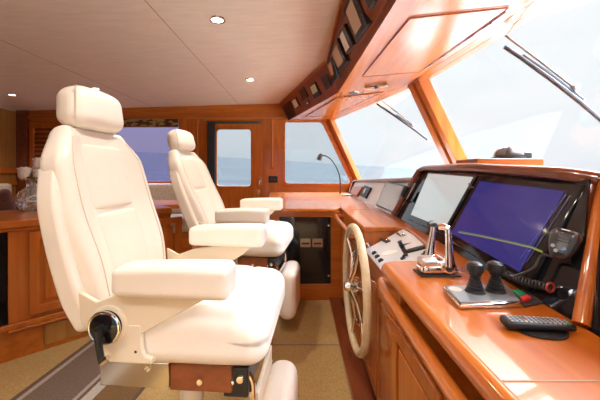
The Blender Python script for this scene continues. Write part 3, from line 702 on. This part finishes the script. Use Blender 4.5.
m = MB(); m.prism([onP(x,y) for x,y in ((380,240),(386,243.5),(391,241.5),(385,237.5))], n_P*.008); m.build('plate', dark_grey, t, bevel=.002)
m = MB(); m.prism([onP(x,y)+n_P*.008 for x,y in ((382,239.5),(387,242.3),(389.5,241),(384.5,238))], n_P*.008); m.build('cover', chrome, t, bevel=.003)
t = thing('deck_switch', 'chrome flip cover at the panel far corner under the dash', 'switch', onP(400,234))
m = MB(); m.prism([onP(x,y) for x,y in ((396,234),(401,237.5),(406.5,235.5),(402,232))], n_P*.006); m.build('plate', steel, t, bevel=.002)
m = MB(); m.prism([onP(x,y)+n_P*.006 for x,y in ((398,234.3),(401,236.3),(404.5,235),(402,233))], n_P*.006); m.build('cover', chrome, t, bevel=.003)
for (px, py, lab) in ((403,258.5,'small black toggle between the lever tray and near worktop'), (424,255,'small black toggle beside the chrome throttle at the panel edge')):
    p = onP(px, py); t = thing('toggle_switch', lab, 'switch', p)
    m = MB(); m.lathe([(0,0),(.012,0),(.012,.006),(0,.006)], p, n_P, 14); m.build('collar', dark_grey, t)
    m = MB(); m.tube([p+n_P*.004, p+n_P*.016+V((.01,0,0)), p+n_P*.02+V((.03,-.0,0))], .005, 8); m.build('bat', black, t)
t = thing('key_switch', 'chrome knob at the aft corner of the grey panel', 'knob', onP(369,247))
p = onP(369.5,247.5); m = MB(); m.lathe([(0,0),(.014,0),(.014,.006),(.008,.01),(.008,.022),(.013,.026),(.013,.034),(0,.036)], p, n_P, 18); m.build('knob', chrome, t)

# ------------------------------------------------------------------ on the near worktop
TZ = .82
# throttle
tc_ = (atZ(419,278,TZ)+atZ(458,278,TZ))/2; tc_.y = .945; tc_.x = .430
t = thing('engine_throttle', 'polished chrome twin lever engine throttle on the near worktop', 'throttle', tc_)
m = MB(); m.rbox(tc_+V((0,0,.003)), (.124,.070,.006), .003, 8); m.build('gasket', black, t)
def tb(p): return V((p.x*(1-.10*(p.z+.016)/.03), p.y*(1-.15*(p.z+.016)/.03), p.z))
m = MB(); m.rbox(tc_+V((0,0,.022)), (.120,.066,.034), .015, 14, tb); m.build('base', chrome, t)
m = MB(); m.rbox(tc_+V((-.030,-.002,.040)), (.054,.056,.030), .0148, 12); m.build('dome_cover', mat('satin silver',(.72,.72,.72),.28,metal=.9), t)
m = MB(); m.lathe([(.0,-.040),(.017,-.040),(.020,-.036),(.020,.036),(.017,.040),(0,.040)], tc_+V((.022,0,.030)), (0,1,0), 26); m.build('drum', chrome, t)
m = MB(); m.lathe([(0,0),(.0125,0),(.012,.002),(0,.002)], tc_+V((.022,-.040,.030)), (0,-1,0), 20); m.build('hub_badge', dark_grey, t)
for (dy, bx, tx, hz) in ((-.034, .024, .020, .150), (.030, -.012, .006, .152)):
    b0 = tc_+V((bx, dy, .034)); e0 = tc_+V((tx, dy, hz))
    m = MB(); m.tube([b0, b0.lerp(e0,.30), b0.lerp(e0,.7), e0.lerp(b0,.05), e0+V((-.002,0,.004))], [.017,.0125,.0095,.0095,.006], 14); lv = m.build('lever', chrome, t)
    m = MB(); m.tube([e0+V((.002,0,-.004)), e0+V((-.010,-dy*.25,.002)), e0+V((-.024,-dy*.4,.0))], [.010,.0105,.009], 12); m.build('grip', dark_grey if dy > 0 else chrome, lv)
# joystick plate
q4 = [atZ(459,302.5,.838), atZ(523,300.5,.838), atZ(507,283,.838), atZ(442,285,.838)]
jb = V((.45,.73,TZ))
t = thing('joystick_console', 'slate grey control panel with a chrome edge carrying two joysticks', 'control panel', jb)
m = MB(); m.prism([V((p.x,p.y,TZ)) for p in q4], (0,0,.015)); m.build('housing', chrome, t, bevel=.006, seg=3)
c = sum(q4,V())/4; m = MB(); m.prism([V((p.x+(c.x-p.x)*.06, p.y+(c.y-p.y)*.06, TZ+.0145)) for p in q4], (0,0,.003)); tp = m.build('top_plate', plate_grey, t, bevel=.002)
d_ = atZ(452,288,.838); m = MB(); m.lathe([(0,0),(.016,0),(.016,.0012),(0,.0012)], V((d_.x+.005,d_.y-.006,TZ+.0172)), (0,0,1), 20); m.build('badge', mat('silver orange badge',(.55,.42,.33),.3), tp)
for (px, py, lab) in ((475,291.5,'left'),(495.5,291,'right')):
    p = atZ(px, py, TZ+.0178); p.z = TZ+.0178
    o_ = thing('joystick', lab+' black joystick with a ribbed boot on the slate panel', 'joystick', p, 'two black joysticks')
    prof = [(0,0),(.024,0)]
    for k in range(5): r = .021-.0022*k; z = .003+k*.0074; prof += [(r,z),(r,z+.0035),(r-.004,z+.005),(r-.004,z+.007)]
    prof += [(.009,.041),(0,.041)]
    m = MB(); m.lathe(prof, p, (0,0,1), 24); m.build('boot', dark_rubber, o_, smooth=60)
    m = MB(); m.lathe([(0,.038),(.010,.038),(.0145,.043),(.0155,.048),(.0195,.052),(.0205,.061),(.018,.070),(.011,.0745),(0,.0755)], p, (0,0,1), 26); m.build('knob', black, o_)
# buttons
t = thing('button_box', 'flat dark button plate with one green and one red button', 'button panel', atZ(528,299,TZ))
q4 = [atZ(524,308,TZ), atZ(543,304,TZ), atZ(528,291.5,TZ), atZ(510,291.5,TZ)]
m = MB(); m.prism(q4, (0,0,.006)); m.build('plate', dark_grey, t, bevel=.002)
def btn(qp, col, nm):
    m = MB(); m.prism([V((p.x,p.y,TZ+.006)) for p in [atZ(x,y,TZ+.012) for x,y in qp]], (0,0,.011)); m.build(nm, col, t, bevel=.003)
btn([(519,297.5),(526.5,295.5),(518.5,290.5),(512.5,291.5)], mat('green button',(.01,.30,.14),.35), 'green_button')
btn([(523,301),(531.5,298.5),(526.8,295.8),(519.5,297.8)], mat('red button',(.55,.03,.03),.35), 'red_button')
m = MB(); c = atZ(464,272,TZ); m.box(c.x-.02, c.x+.02, c.y-.013, c.y+.013, TZ, TZ+.003); tag(m.build('key_plate', steel, bevel=.001), 'small flat steel plate between throttle and joysticks', 'plate')
# remote on a gripping pad
pc_ = atZ(541,335,TZ); c = V((.43,.589,TZ))
c = atZ(541.5,331,TZ); m = MB(); rx = 23*c.y/300
m = MB(); m.lathe([(0,0),(1,0),(1,.003),(0,.003)], (0,0,0), (0,0,1), 40)
for v_ in m.bm.verts: v_.co.x = v_.co.x*rx+c.x; v_.co.y = v_.co.y*.035+c.y; v_.co.z += TZ+.0002
rpad = thing('grip_pad', 'oval ribbed black grip pad lying under the remote control', 'pad', c)
m.build('base', dark_rubber, rpad)
m = MB()
for k in range(-11, 12):
    x = k/11.5; h_ = .035*math.sqrt(max(0,1-x*x)); m.tube([(c.x+x*rx-h_*.3, c.y-h_*.96, TZ+.0035), (c.x+x*rx+h_*.3, c.y+h_*.96, TZ+.0035)], .0013, 6)
m.build('rib', dark_rubber, rpad)
p0, p1 = atZ(502.5,321.5,TZ+.014), atZ(573,325.5,TZ+.014); L_ = (p1-p0).length; mid = (p0+p1)/2; ang = math.atan2(p1.y-p0.y, p1.x-p0.x)
t = thing('remote_control', 'black television remote with tiny coloured buttons lying on the pad', 'remote control', (mid.x, mid.y, TZ+.0052))
RM = Matrix.Translation((mid.x, mid.y+.0, TZ+.0135)) @ Matrix.Rotation(ang, 4, 'Z')
m = MB(); m.rbox((0,0,0), (L_, .032, .016), .007, 10, lambda p: V((p.x, p.y*(1+.10*p.x/L_*-2), p.z*(1-.25*p.x/L_)))); m.xf(RM); m.build('body', black, t)
cols = [white_p, white_p, dark_grey, white_p]
cmap = {0: mat('remote red',(.6,.03,.03),.4), 1: mat('remote green',(.03,.4,.1),.4), 2: mat('remote yellow',(.7,.5,.03),.4), 3: mat('remote blue',(.05,.15,.5),.4)}
bgrey = mat('remote grey key', (.30,.32,.34), .4)
for i in range(13):
    for j in range(4):
        x = -L_*.40+i*L_*.8/12; y = -.0105+j*.007
        mm = bgrey
        if i == 3: mm = cmap[(j+2)%4]
        if i == 12 and j == 3: mm = cmap[0]
        if i == 12 and j == 0: mm = cmap[1]
        m = MB(); m.rbox((x,y,.0078), (.0050,.0042,.003), .0012, 3); m.xf(RM); m.build('key', mm, t)

# hand microphone on the right
Mp = hit(577,252,HQ[0],nH)+nH*.035
t = thing('radio_microphone', 'black radio handset hung on the right side of hood', 'microphone', Mp)
up = (HT1-HB1).normalized(); side = nH.cross(up); side = side if side.y < 0 else -side
def mic(p):
    k = 1+.42*p.z/.06; return V((p.x*(1+.15*p.z/.06), p.y*k, p.z))
mw = (V((up.x,up.y,up.z))*.97 + side*.22).normalized(); sd_ = (side - mw*side.dot(mw)).normalized(); nn = sd_.cross(mw); nn = nn if nn.dot(nH) > 0 else -nn
nn, sd_ = (nn*math.cos(.65)+sd_*math.sin(.65)), (sd_*math.cos(.65)-nn*math.sin(.65))
MM = Matrix.Translation(Mp) @ Matrix(((nn.x, sd_.x, mw.x, 0),(nn.y, sd_.y, mw.y, 0),(nn.z, sd_.z, mw.z, 0),(0,0,0,1)))
m = MB(); m.rbox((0,0,0), (.034,.056,.078), .0168, 14, lambda p: mic(V((p.x, p.y*(1-.20*(p.z/.039)**2), p.z)))); m.xf(MM); m.build('body', mic_grey, t)
m = MB()
for k in range(5): m.tube([(.0165,-.015,.004+k*.006),(.0165,.015,.004+k*.006)], .0013, 6)
m.xf(MM); m.build('grille', black, t)
m = MB(); m.box(.0185,.0195,-.008,.008,.031,.0335); m.xf(MM); m.build('badge', white_p, t)
for (a, b, cm_) in ((.008,-.014,mat('mic blue key',(.08,.25,.6),.4)),(-.014,-.012,bgrey),(-.006,-.022,bgrey)):
    m = MB(); m.lathe([(0,0),(.0042,0),(.0042,.003),(0,.003)], (.0155,a,b), (1,0,0), 12); m.xf(MM); m.build('key', cm_, t)
m = MB(); m.tube([(-.012,.0,.02),(-.028,.0,.02)], .008, 10); m.box(-.03,-.024,-.012,.022,.006,.034); m.xf(MM); m.build('hanger', chrome, t)
s_ = [Mp+mw*-.036, hit(555,262,HQ[0],nH)+nH*.035, hit(546,275,HQ[0],nH)+nH*.035, hit(530,284,HQ[0],nH)+nH*.045, hit(521,283,HQ[0],nH)+nH*.05]
m = MB(); m.tube(spline(s_,8), .0035, 8); m.build('cord', mic_grey, t)
A0 = hit(518,280,HQ[0],nH)+nH*.05; A1 = hit(559,292,HQ[0],nH)+nH*.022
A0 = V((A0.x,A0.y,max(A0.z,TZ+.022))); A1 = V((A1.x,A1.y,max(A1.z,TZ+.022)))
axv = (A1-A0).normalized(); e1 = axv.orthogonal().normalized(); e2 = axv.cross(e1); co_ = []
for i in range(15*12+1):
    f_ = i/(15*12); a = 2*PI*15*f_; sag = V((0,0,-.006*math.sin(PI*f_)))
    co_.append(A0.lerp(A1,f_)+sag+(e1*math.cos(a)+e2*math.sin(a))*.0085)
m = MB(); m.tube(co_, .0026, 6); m.build('coiled_cord', mic_grey, t)
m = MB(); m.tube([A1+(e1*math.cos(a)+e2*math.sin(a))*.0105 for a in [2*PI*i/24 for i in range(24)]], .003, 8, closed=True); m.build('socket_ring', mat('dark red ring',(.35,.05,.03),.4), t)
# second handset, on the hood's left upright
Mq = hit(412,195,HQ[0],nH)+nH*.055+V((0,.0,0))
t = thing('radio_microphone', 'distant black handset clipped to the left upright of hood', 'microphone', Mq)
m = MB(); m.rbox((0,0,0), (.035,.055,.085), .016, 10, mic); m.xf(Matrix.Translation(Mq) @ Matrix.Rotation(math.radians(24),4,'Y')); m.build('body', black, t)
m = MB(); m.tube(spline([Mq+V((0,0,-.04)), Mq+V((.01,-.01,-.09)), Mq+V((.0,.04,-.13)), Mq+V((-.01,.09,-.145))],6), .005, 8); m.build('cord', black, t)

# ------------------------------------------------------------------ helm chairs
def smooth01(a, b, x):
    t = max(0, min(1, (x-a)/(b-a))); return t*t*(3-2*t)
def chair(X0, Y0, dz, recline, label, foot=0, yaw=math.radians(-4), fz=-.09):
    root = thing('helm_chair', label, 'chair', (X0, Y0, 0), 'cream leather helm chairs')
    O = V((X0, Y0, 0))
    Lc = lambda x, y, z: O + V((x, y, z+dz))
    # pedestal
    m = MB(); m.lathe([(0,0),(.17,0),(.17,.012),(.06,.03),(.045,.05),(.045,.46+dz),(0,.46+dz)], O+V((-.08,0,0)), (0,0,1), 30); m.build('pedestal', cream_paint, root)
    m = MB(); c = Lc(-.09,0,.49); m.box(c.x-.20, c.x+.03, c.y-.215, c.y+.215, c.z-.038, c.z+.045)
    fr = m.build('seat_frame', steel, root, bevel=.004)
    m = MB(); c = Lc(.055,0,.49); m.box(c.x-.115, c.x+.085, c.y-.21, c.y+.21, c.z-.045, c.z+.04); sb = m.build('wood_reflection_box', shaded_wood, root, bevel=.004)  # box standing in for wood mirrored in the polished seat base, toned for shade
    for (x, z) in ((-.13,.515),(.04,.48)):
        m = MB(); m.lathe([(0,0),(.011,0),(.009,.004),(0,.005)], Lc(x,-.215,z), (0,-1,0), 14); m.build('screw', chrome, fr)
    # seat
    def sf(p):
        fx = smooth01(-.05, .245, p.x); ty = (p.y/.25)
        z = p.z + (.012*(1-ty*ty) if p.z > 0 else 0) - .020*fx*fx*(1 if p.z > 0 else -.4)
        if p.z > .03:
            for s_ in (-.02, .10): z -= .006*math.exp(-((p.x-s_)/.010)**2)
        z += .012*math.sin(p.y*22+p.x*9)*.15*(1 if p.z > 0 else 0)
        return V((p.x, p.y*(1+.03*fx), z))
    m = MB(); m.rbox(Lc(.015,0,.625), (.49,.50,.19), .065, 34, sf); m.build('seat', leather, root)
    # back: local frame u (across), v (up along the back), w (forward)
    ca, sa = math.cos(recline), math.sin(recline)
    B0 = Lc(-.320, 0, .70)
    def bk(w_, u, v): return B0 + V((w_*ca - v*sa, u, w_*sa + v*ca))
    def back_shape(p, half=.225):
        # p: x thickness, y across, z up (-.33..+.33)
        t = (p.z+.33)/.66
        wid = .88+.16*math.sin(PI*min(1,max(0,t*.85+.05))) - .24*smooth01(.78,1.02,t)**1.4
        bol = .030*smooth01(.10,.20,abs(p.y)) * (1 if p.x > 0 else .0)*(1-smooth01(.82,1,t)*.7)
        lum = .018*math.exp(-((t-.28)/.2)**2)*(1 if p.x > 0 else 0)
        return V((p.x+bol+lum, p.y*wid, p.z))
    m = MB(); m.rbox((0,0,0), (.072,.455,.70), .035, 30, back_shape)
    for v_ in m.bm.verts: p = v_.co.copy(); v_.co = bk(p.x-.034, p.y, p.z+.280)
    bc = m.build('backrest', leather, root)
    for (zc_, hh) in ((.435,.25),(.155,.28)):
        m = MB(); m.rbox((0,0,0), (.030,.235,hh), .014, 14, lambda p: V((p.x+(.010*(1-(p.y/.108)**2) if p.x>0 else 0), p.y, p.z)))
        for v_ in m.bm.verts: p = v_.co.copy(); t_ = (p.z+zc_+.0-.280+.33)/.66; v_.co = bk(p.x-.0095+.018*math.exp(-((t_-.28)/.2)**2), p.y, p.z+zc_)
        m.build('centre_pad', leather, bc)
    for s_ in (-1, 1):
        m = MB(); pts = []
        for i in range(25):
            z = -.30+.60*i/24; q_ = back_shape(V((.0361,s_*.185,z))); pts.append(bk(q_.x-.034, q_.y, q_.z+.280))
        m.tube(pts, .0022, 6); m.build('piping', thread, bc)
    # outer shell round the back of the cushion
    def shell(p):
        t = (p.z+.31)/.62; wid = .90+.16*math.sin(PI*min(1,max(0,t*.80+.08))) - .10*smooth01(.70,1.0,t)
        return V((p.x+(.035*smooth01(.12,.24,abs(p.y)) if p.x > 0 else 0)+.02*smooth01(.25,0,t), p.y*wid, p.z))
    m = MB(); m.rbox((0,0,0), (.038,.500,.55), .018, 24, shell)
    for v_ in m.bm.verts: p = v_.co.copy(); v_.co = bk(p.x-.050, p.y, p.z+.212)
    m.build('back_shell', leather, root)
    # headrest
    HC = bk(.0, 0, .700); hr = recline-math.radians(9); hc_, hs_ = math.cos(hr), math.sin(hr)
    def hk_(w_, u, v): return HC + V((w_*hc_ - v*hs_, u, w_*hs_ + v*hc_))
    def hs(p): return V((p.x+.012*(1-(p.y/.14)**2)*(1 if p.x>0 else 0), p.y*(1-.07*(p.z/.08)), p.z+.008*(1-(p.y/.14)**2)*(1 if p.z>0 else 0)))
    m = MB(); m.rbox((0,0,0), (.112,.265,.152), .050, 22, hs)
    for v_ in m.bm.verts: p = v_.co.copy(); v_.co = hk_(p.x, p.y, p.z)
    hd = m.build('headrest', leather, root)
    m = MB()
    pr = []
    for s_ in (-1,):
        for i in range(13):
            a = -.9+1.8*i/12; z = .078*math.sin(a*1.05)/math.sin(.95); q_ = hs(V((.036,s_*.1245,max(-.07,min(.07,z))))); pr.append(hk_(q_.x, q_.y, q_.z))
    m.tube(pr, .002, 6); m.build('piping', thread, hd)
    m = MB()
    for s_ in (-.07,.07): m.tube([bk(-.045,s_,.58), bk(-.04,s_,.66)], .008, 10)
    m.build('headrest_post', chrome, root)
    # arms
    for s_ in (-1, 1):
        def af(p): return V((p.x, p.y*(1+.06*p.x/.17), p.z*(1+.08*p.x/.17)+.012*p.x+.005*(1-(p.x/.17)**2)*(1 if p.z>0 else 0)))
        m = MB(); az = .012*(1+s_); m.rbox(Lc(-.018, s_*.258, .818+az), (.355,.100,.092), .023, 20, af); ar = m.build('armrest', leather, root)
        y0 = s_*.262; th = .014
        pts = [(-.318,.775),(-.26,.745),(-.18,.775),(.11,.79+az),(.115,.78+az),(.05,.748),(-.07,.680),(-.140,.640),(-.255,.625),(-.31,.68)]
        m = MB(); m.prism([Lc(x, y0-th/2, z) for x, z in pts], (0,th,0)); ab = m.build('arm_bracket', cream_paint, ar, bevel=.003)
        m = MB(); pts = [(-.275,.665),(-.135,.665),(-.128,.60),(-.118,.578),(-.095,.575),(-.090,.588),(-.105,.594),(-.112,.61),(-.10,.68)]
        pts = [(-.262,.68),(-.120,.68),(-.116,.605),(-.104,.585),(-.085,.582),(-.085,.565),(-.215,.565),(-.235,.575),(-.243,.60)]
        m.prism([Lc(x, y0-.008, z) for x, z in pts], (0,.016,0))
        m.box(*[v for ab_ in zip(Lc(-.215, min(y0, s_*.20), .563), Lc(-.085, max(y0, s_*.20), .577)) for v in ab_])
        br_ = m.build('swivel_bracket', cream_paint, ar, bevel=.003)
        c = Lc(-.218, y0+s_*.007, .680)
        m = MB(); m.lathe([(0,0),(.058,0),(.058,.006),(.052,.010),(0,.010)], c, (0,s_,0), 32); m.build('hinge_collar', cream_paint, ar)
        m = MB(); m.lathe([(0,0),(.047,0),(.048,.010),(.046,.017),(.040,.020),(.006,.021),(0,.021)], c+V((.0,s_*.008,0)), (0,s_,0), 36); hk = m.build('recline_disc', black_gloss, ar)
        m = MB(); m.tube([c+V((.0455*math.cos(a), s_*.022, .0455*math.sin(a))) for a in [2*PI*i/40 for i in range(40)]], .005, 10, closed=True); m.build('chrome_ring', chrome, hk)
        m = MB(); m.tube([c+V((.0,s_*.027,0)), c+V((.0,s_*.05,0))], .014, 14); m.tube([c+V((-.002,s_*.045,.004)), c+V((.004,s_*.048,-.04)), c+V((.014,s_*.05,-.084))], [.012,.010,.009], 12)
        m.tube([c+V((.012,s_*.03,.002)), c+V((.022,s_*.03,.006))], .008, 10); m.build('recline_lever', black, hk)
        m = MB(); e_ = c+V((.014,s_*.05,-.084)); m.tube([e_, e_+V((.020,0,.016))], .008, 10); m.lathe([(0,0),(.007,0),(.007,.004),(0,.004)], e_, (0,s_,0), 14); m.build('lever_stub', steel, hk)
        m = MB(); m.lathe([(0,0),(.0045,0),(0,.0005)], Lc(-.135, y0+s_*.0082, .60), (0,s_,0), 12); m.build('bolt_hole', black, br_)
    # footrest
    m = MB(); c = Lc(.155, 0, .475); m.box(c.x-.045, c.x+.035, c.y-.20, c.y+.20, c.z-.05, c.z+.045); fb = m.build('footrest_bracket', black, root, bevel=.005)
    for (x, z) in ((.14,.475),(.165,.485)):
        m = MB(); m.lathe([(0,0),(.013 if x > .15 else .008,0),(.011 if x > .15 else .007,.006),(0,.008)], Lc(x,-.20,z), (0,-1,0), 16); m.build('bolt', chrome, fb)
    for s_ in (-.17, .17):
        m = MB(); m.tube(spline([Lc(.17,s_,.50), Lc(.195,s_,.46), Lc(.20,s_,.40), Lc(.205,s_*.8,.33)],6), .010, 10); m.build('footrest_arm', chrome, root)
    m = MB(); m.box(*[v for ab_ in zip(Lc(.195,-.14,.13), Lc(.212,.14,.40)) for v in ab_]); m.build('footrest_plate', cream_paint, root, bevel=.004)
    m = MB(); m.rbox((0,0,0), (.125,.33,.345), .058, 20, lambda p: V((p.x, p.y, p.z)))
    m.xf(Matrix.Translation(Lc(.262, 0, .265+fz)) @ Matrix.Rotation(foot, 4, 'Y')); m.build('footrest', leather, root)
    root.rotation_euler.z = yaw
    return root
chair(-.34, 1.16, 0, math.radians(14), 'large cream leather helm chair in the foreground beside the striped rug')
chair(-.335, 2.25, .03, math.radians(22.5), 'farther cream leather helm chair in front of dark glass cabinet', yaw=math.radians(-7), fz=-.015)

# ------------------------------------------------------------------ aft side: sideboard, vase, settee, table
A = V((-2.45,1.11,0)); dU = V((1,1,0)).normalized(); dN = V((-1,1,0)).normalized()
def on_face(px):    # distance along the diagonal face at which a pixel column meets it
    k = (px-CX)/F; Y = -( -3.56)/(1-k) if False else 3.56/(1-k); X = k*Y; return (V((X,Y,0))-A).dot(dU)
sbx = thing('sideboard', 'cherry sideboard with raised panel door set diagonally behind near chair', 'sideboard', (-2.0, 2.1, 0))
def fpt(s_, d_, z): p = A+dU*s_+dN*d_; return V((p.x, p.y, z))
def fbox(m, s0, s1, d0, d1, z0, z1): m.hexa([fpt(s0,d0,z0),fpt(s1,d0,z0),fpt(s1,d1,z0),fpt(s0,d1,z0),fpt(s0,d0,z1),fpt(s1,d0,z1),fpt(s1,d1,z1),fpt(s0,d1,z1)])
s8, s29, s60 = on_face(8), on_face(29), on_face(62); sE = 1.95
m = MB(); fbox(m, s8, sE, .0, .62, .22, .80); fbox(m, 0, s8, .45, .62, .22, .80); m.build('carcass', wood_z, sbx, bevel=.003)
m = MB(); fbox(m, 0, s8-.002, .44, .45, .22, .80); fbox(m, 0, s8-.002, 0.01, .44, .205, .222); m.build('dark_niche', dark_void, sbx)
m = MB(); fbox(m, 0, sE, -.0, .62, .0, .19); m.build('plinth', wood_x, sbx, bevel=.003)
m = MB(); fbox(m, 0, sE, -.02, .0, .19, .222); fbox(m, s8, sE, -.035, .0, .175, .19); m.build('base_moulding', wood_x, sbx, bevel=.005)
m = MB(); fbox(m, on_face(44), on_face(95), -.012, .0, .03, .165); m.build('plinth_panel', teak_z, sbx, bevel=.004)
m = MB(); fbox(m, -.05, sE, -.03, .65, .80, .85); fbox(m, -.05, sE, -.018, .0, .78, .80); m.build('top', wood_x, sbx, bevel=.008)
for k in range(2):
    a0 = s29+k*.50; f = lambda u, v: fpt(u, 0, v); nn_ = dN*-1
    m = MB(); m.ring([f(a0,.25),f(a0+.46,.25),f(a0+.46,.765),f(a0,.765)], rrect(f,a0+.05,a0+.41,.30,.715,.004,3), nn_*.024)
    m.prism([f(a0+.075,.325),f(a0+.385,.325),f(a0+.385,.69),f(a0+.075,.69)], nn_*.012); m.build('door', wood_z, sbx, bevel=.006)
# vase of white flowers
vb = atY(31, 209.5, 2.25); vb.z = .85; vb.x = (31-300)/300*2.25
vs = thing('flower_vase', 'round cut glass vase of white roses on the sideboard', 'vase', vb)
gl = mat('cut crystal', (.80,.80,.78), .06); gb = gl.node_tree.nodes['Principled BSDF']; gb.inputs['Transmission Weight'].default_value = .75; gb.inputs['IOR'].default_value = 1.35
prof = [(.0,0),(.045,0),(.050,.006),(.070,.03),(.084,.065),(.086,.09),(.078,.125),(.055,.155),(.032,.172),(.027,.185),(.027,.215),(.036,.232),(.030,.232),(.022,.21),(.0,.21)]
m = MB(); m.lathe(prof, vb+V((0,0,.001)), (0,0,1), 16); vbd = m.build('body', gl, vs, smooth=10)
m = MB()
def vr(z):
    for (r0,z0),(r1,z1) in zip(prof[1:],prof[2:]):
        if z0 <= z <= z1: return r0+(r1-r0)*(z-z0)/(z1-z0+1e-9)
    return .05
for row in range(4):
    for k in range(9):
        a0 = 2*PI*(k+.5*(row%2))/9; zc_ = .03+row*.032; hexp = []
        for i in range(7):
            aa = a0+.38*math.cos(2*PI*i/6+PI/6)*.9; zz = zc_+.021*math.sin(2*PI*i/6+PI/6); rr = vr(zz)+.001; hexp.append(vb+V((rr*math.cos(aa), rr*math.sin(aa), zz)))
        m.tube(hexp, .0032, 5)
m.build('silver_lattice', mat('silver lattice', (.80,.78,.75), .2, metal=.8), vbd)
roses = [(.035,.03,.375,.058),(-.02,-.03,.300,.062),(.06,.0,.29,.055),(.01,.05,.32,.05)]
for i, (dx, dy, dz_, r) in enumerate(roses):
    c = vb+V((dx,dy,dz_-.02))
    m = MB(); m.tube(spline([vb+V((0,0,.10)), vb+V((dx*.2,dy*.2,.2)), c+V((0,0,-r*.5))],5), .004, 6); m.build('stem', green, vs)
    m = MB()
    for ring_, (n_p, rr, hh) in enumerate(((3,.30,.75),(5,.55,.62),(6,.82,.40))):
        for k in range(n_p):
            a = 2*PI*k/n_p+ring_*.5; ct = c+V((math.cos(a)*r*rr*.55, math.sin(a)*r*rr*.55, 0))
            out_ = V((math.cos(a), math.sin(a), 0)); tn = V((-math.sin(a), math.cos(a), 0)); G = []
            for iu in range(5):
                for iv in range(5):
                    u_ = -1+iu*.5; v_ = iv/4; wdt = r*.55*math.sin(PI*(.25+.6*v_))
                    G.append(m.bm.verts.new(ct+tn*u_*wdt+out_*(r*.35*v_**2*rr - r*.18*u_*u_)+V((0,0,(v_-.45)*r*1.5*(.6+.5*hh)-abs(u_)*r*.12))))
            for iu in range(4):
                for iv in range(4): m.bm.faces.new([G[iu*5+iv], G[(iu+1)*5+iv], G[(iu+1)*5+iv+1], G[iu*5+iv+1]])
    o_ = m.build('rose', petal, vs, smooth=80); sm = o_.modifiers.new('thickness','SOLIDIFY'); sm.thickness = .002
    m = MB()
    for s_ in (-1,1): m.rbox(vb+V((dx*.5+s_*.03,dy*.5-.02*s_,dz_*.5+.10)), (.05,.02,.012), .005, 4)
    m.build('leaf', green, vs)
# settee (L shaped) against the port wall and the aft bulkhead
se = thing('settee', 'greige L shaped settee on a wooden base under lilac window', 'settee', (-3, 4.4, 0))
m = MB(); m.prism([(-4.48,3.0,0),(-3.75,3.0,0),(-3.75,4.12,0),(-1.48,4.12,0),(-1.48,4.78,0),(-4.48,4.78,0)], (0,0,.30)); m.build('base', wood_x, se, bevel=.004)
m = MB()
for (x0, x1) in ((-3.72,-2.62),(-2.60,-1.49)): m.rbox(((x0+x1)/2, 4.36, .405), (x1-x0, .52, .20), .05, 12)
m.rbox((-4.05, 3.6, .405), (.62, 1.1, .20), .05, 12); m.build('seat_cushion', settee_fab, se)
m = MB()
for (x0, x1) in ((-4.2,-2.85),(-2.83,-1.49)): m.rbox(((x0+x1)/2, 4.71, .72), (x1-x0, .14, .48), .05, 12)
m.rbox((-4.41, 3.75, .72), (.14, 1.6, .50), .05, 12); m.build('back_cushion', settee_fab, se)
pb = atY(6, 207, 3.95)
m = MB(); m.rbox((0,0,0), (.12,.40,.36), .055, 12, lambda p: V((p.x*(1-.4*max(abs(p.y)/.2,abs(p.z)/.18)**3), p.y, p.z))); m.xf(Matrix.Translation((-3.95,3.86,.715)) @ Matrix.Rotation(-.6,4,'Z') @ Matrix.Rotation(.35,4,'Y') @ Matrix.Rotation(.3,4,'X'))
tag(m.build('cushion', pillow_fab), 'dark burgundy throw cushion on the settee at far left', 'cushion')
tb_ = thing('saloon_table', 'glossy cherry table in front of the settee behind the chairs', 'table', (-2.15, 3.95, 0))
m = MB(); m.prism([V(p) for p in ((-2.75,3.55,.685),(-1.95,3.50,.685),(-1.50,3.72,.685),(-1.42,4.0,.685),(-1.45,4.30,.685),(-2.75,4.30,.685))], (0,0,.055)); m.build('table_top', wood_x, tb_, bevel=.012, seg=3)
m = MB(); m.lathe([(0,0),(.22,0),(.2,.03),(.06,.06),(.05,.6),(.12,.68),(0,.685)], (-2.15,3.92,0), (0,0,1), 24); m.build('pedestal', chrome, tb_)

for o in S.objects:
    if '_o' in o: del o['_o']
S.cycles.max_bounces = 10; S.cycles.diffuse_bounces = 6; S.cycles.transparent_max_bounces = 12
S.cycles.caustics_reflective = False; S.cycles.sample_clamp_indirect = 6
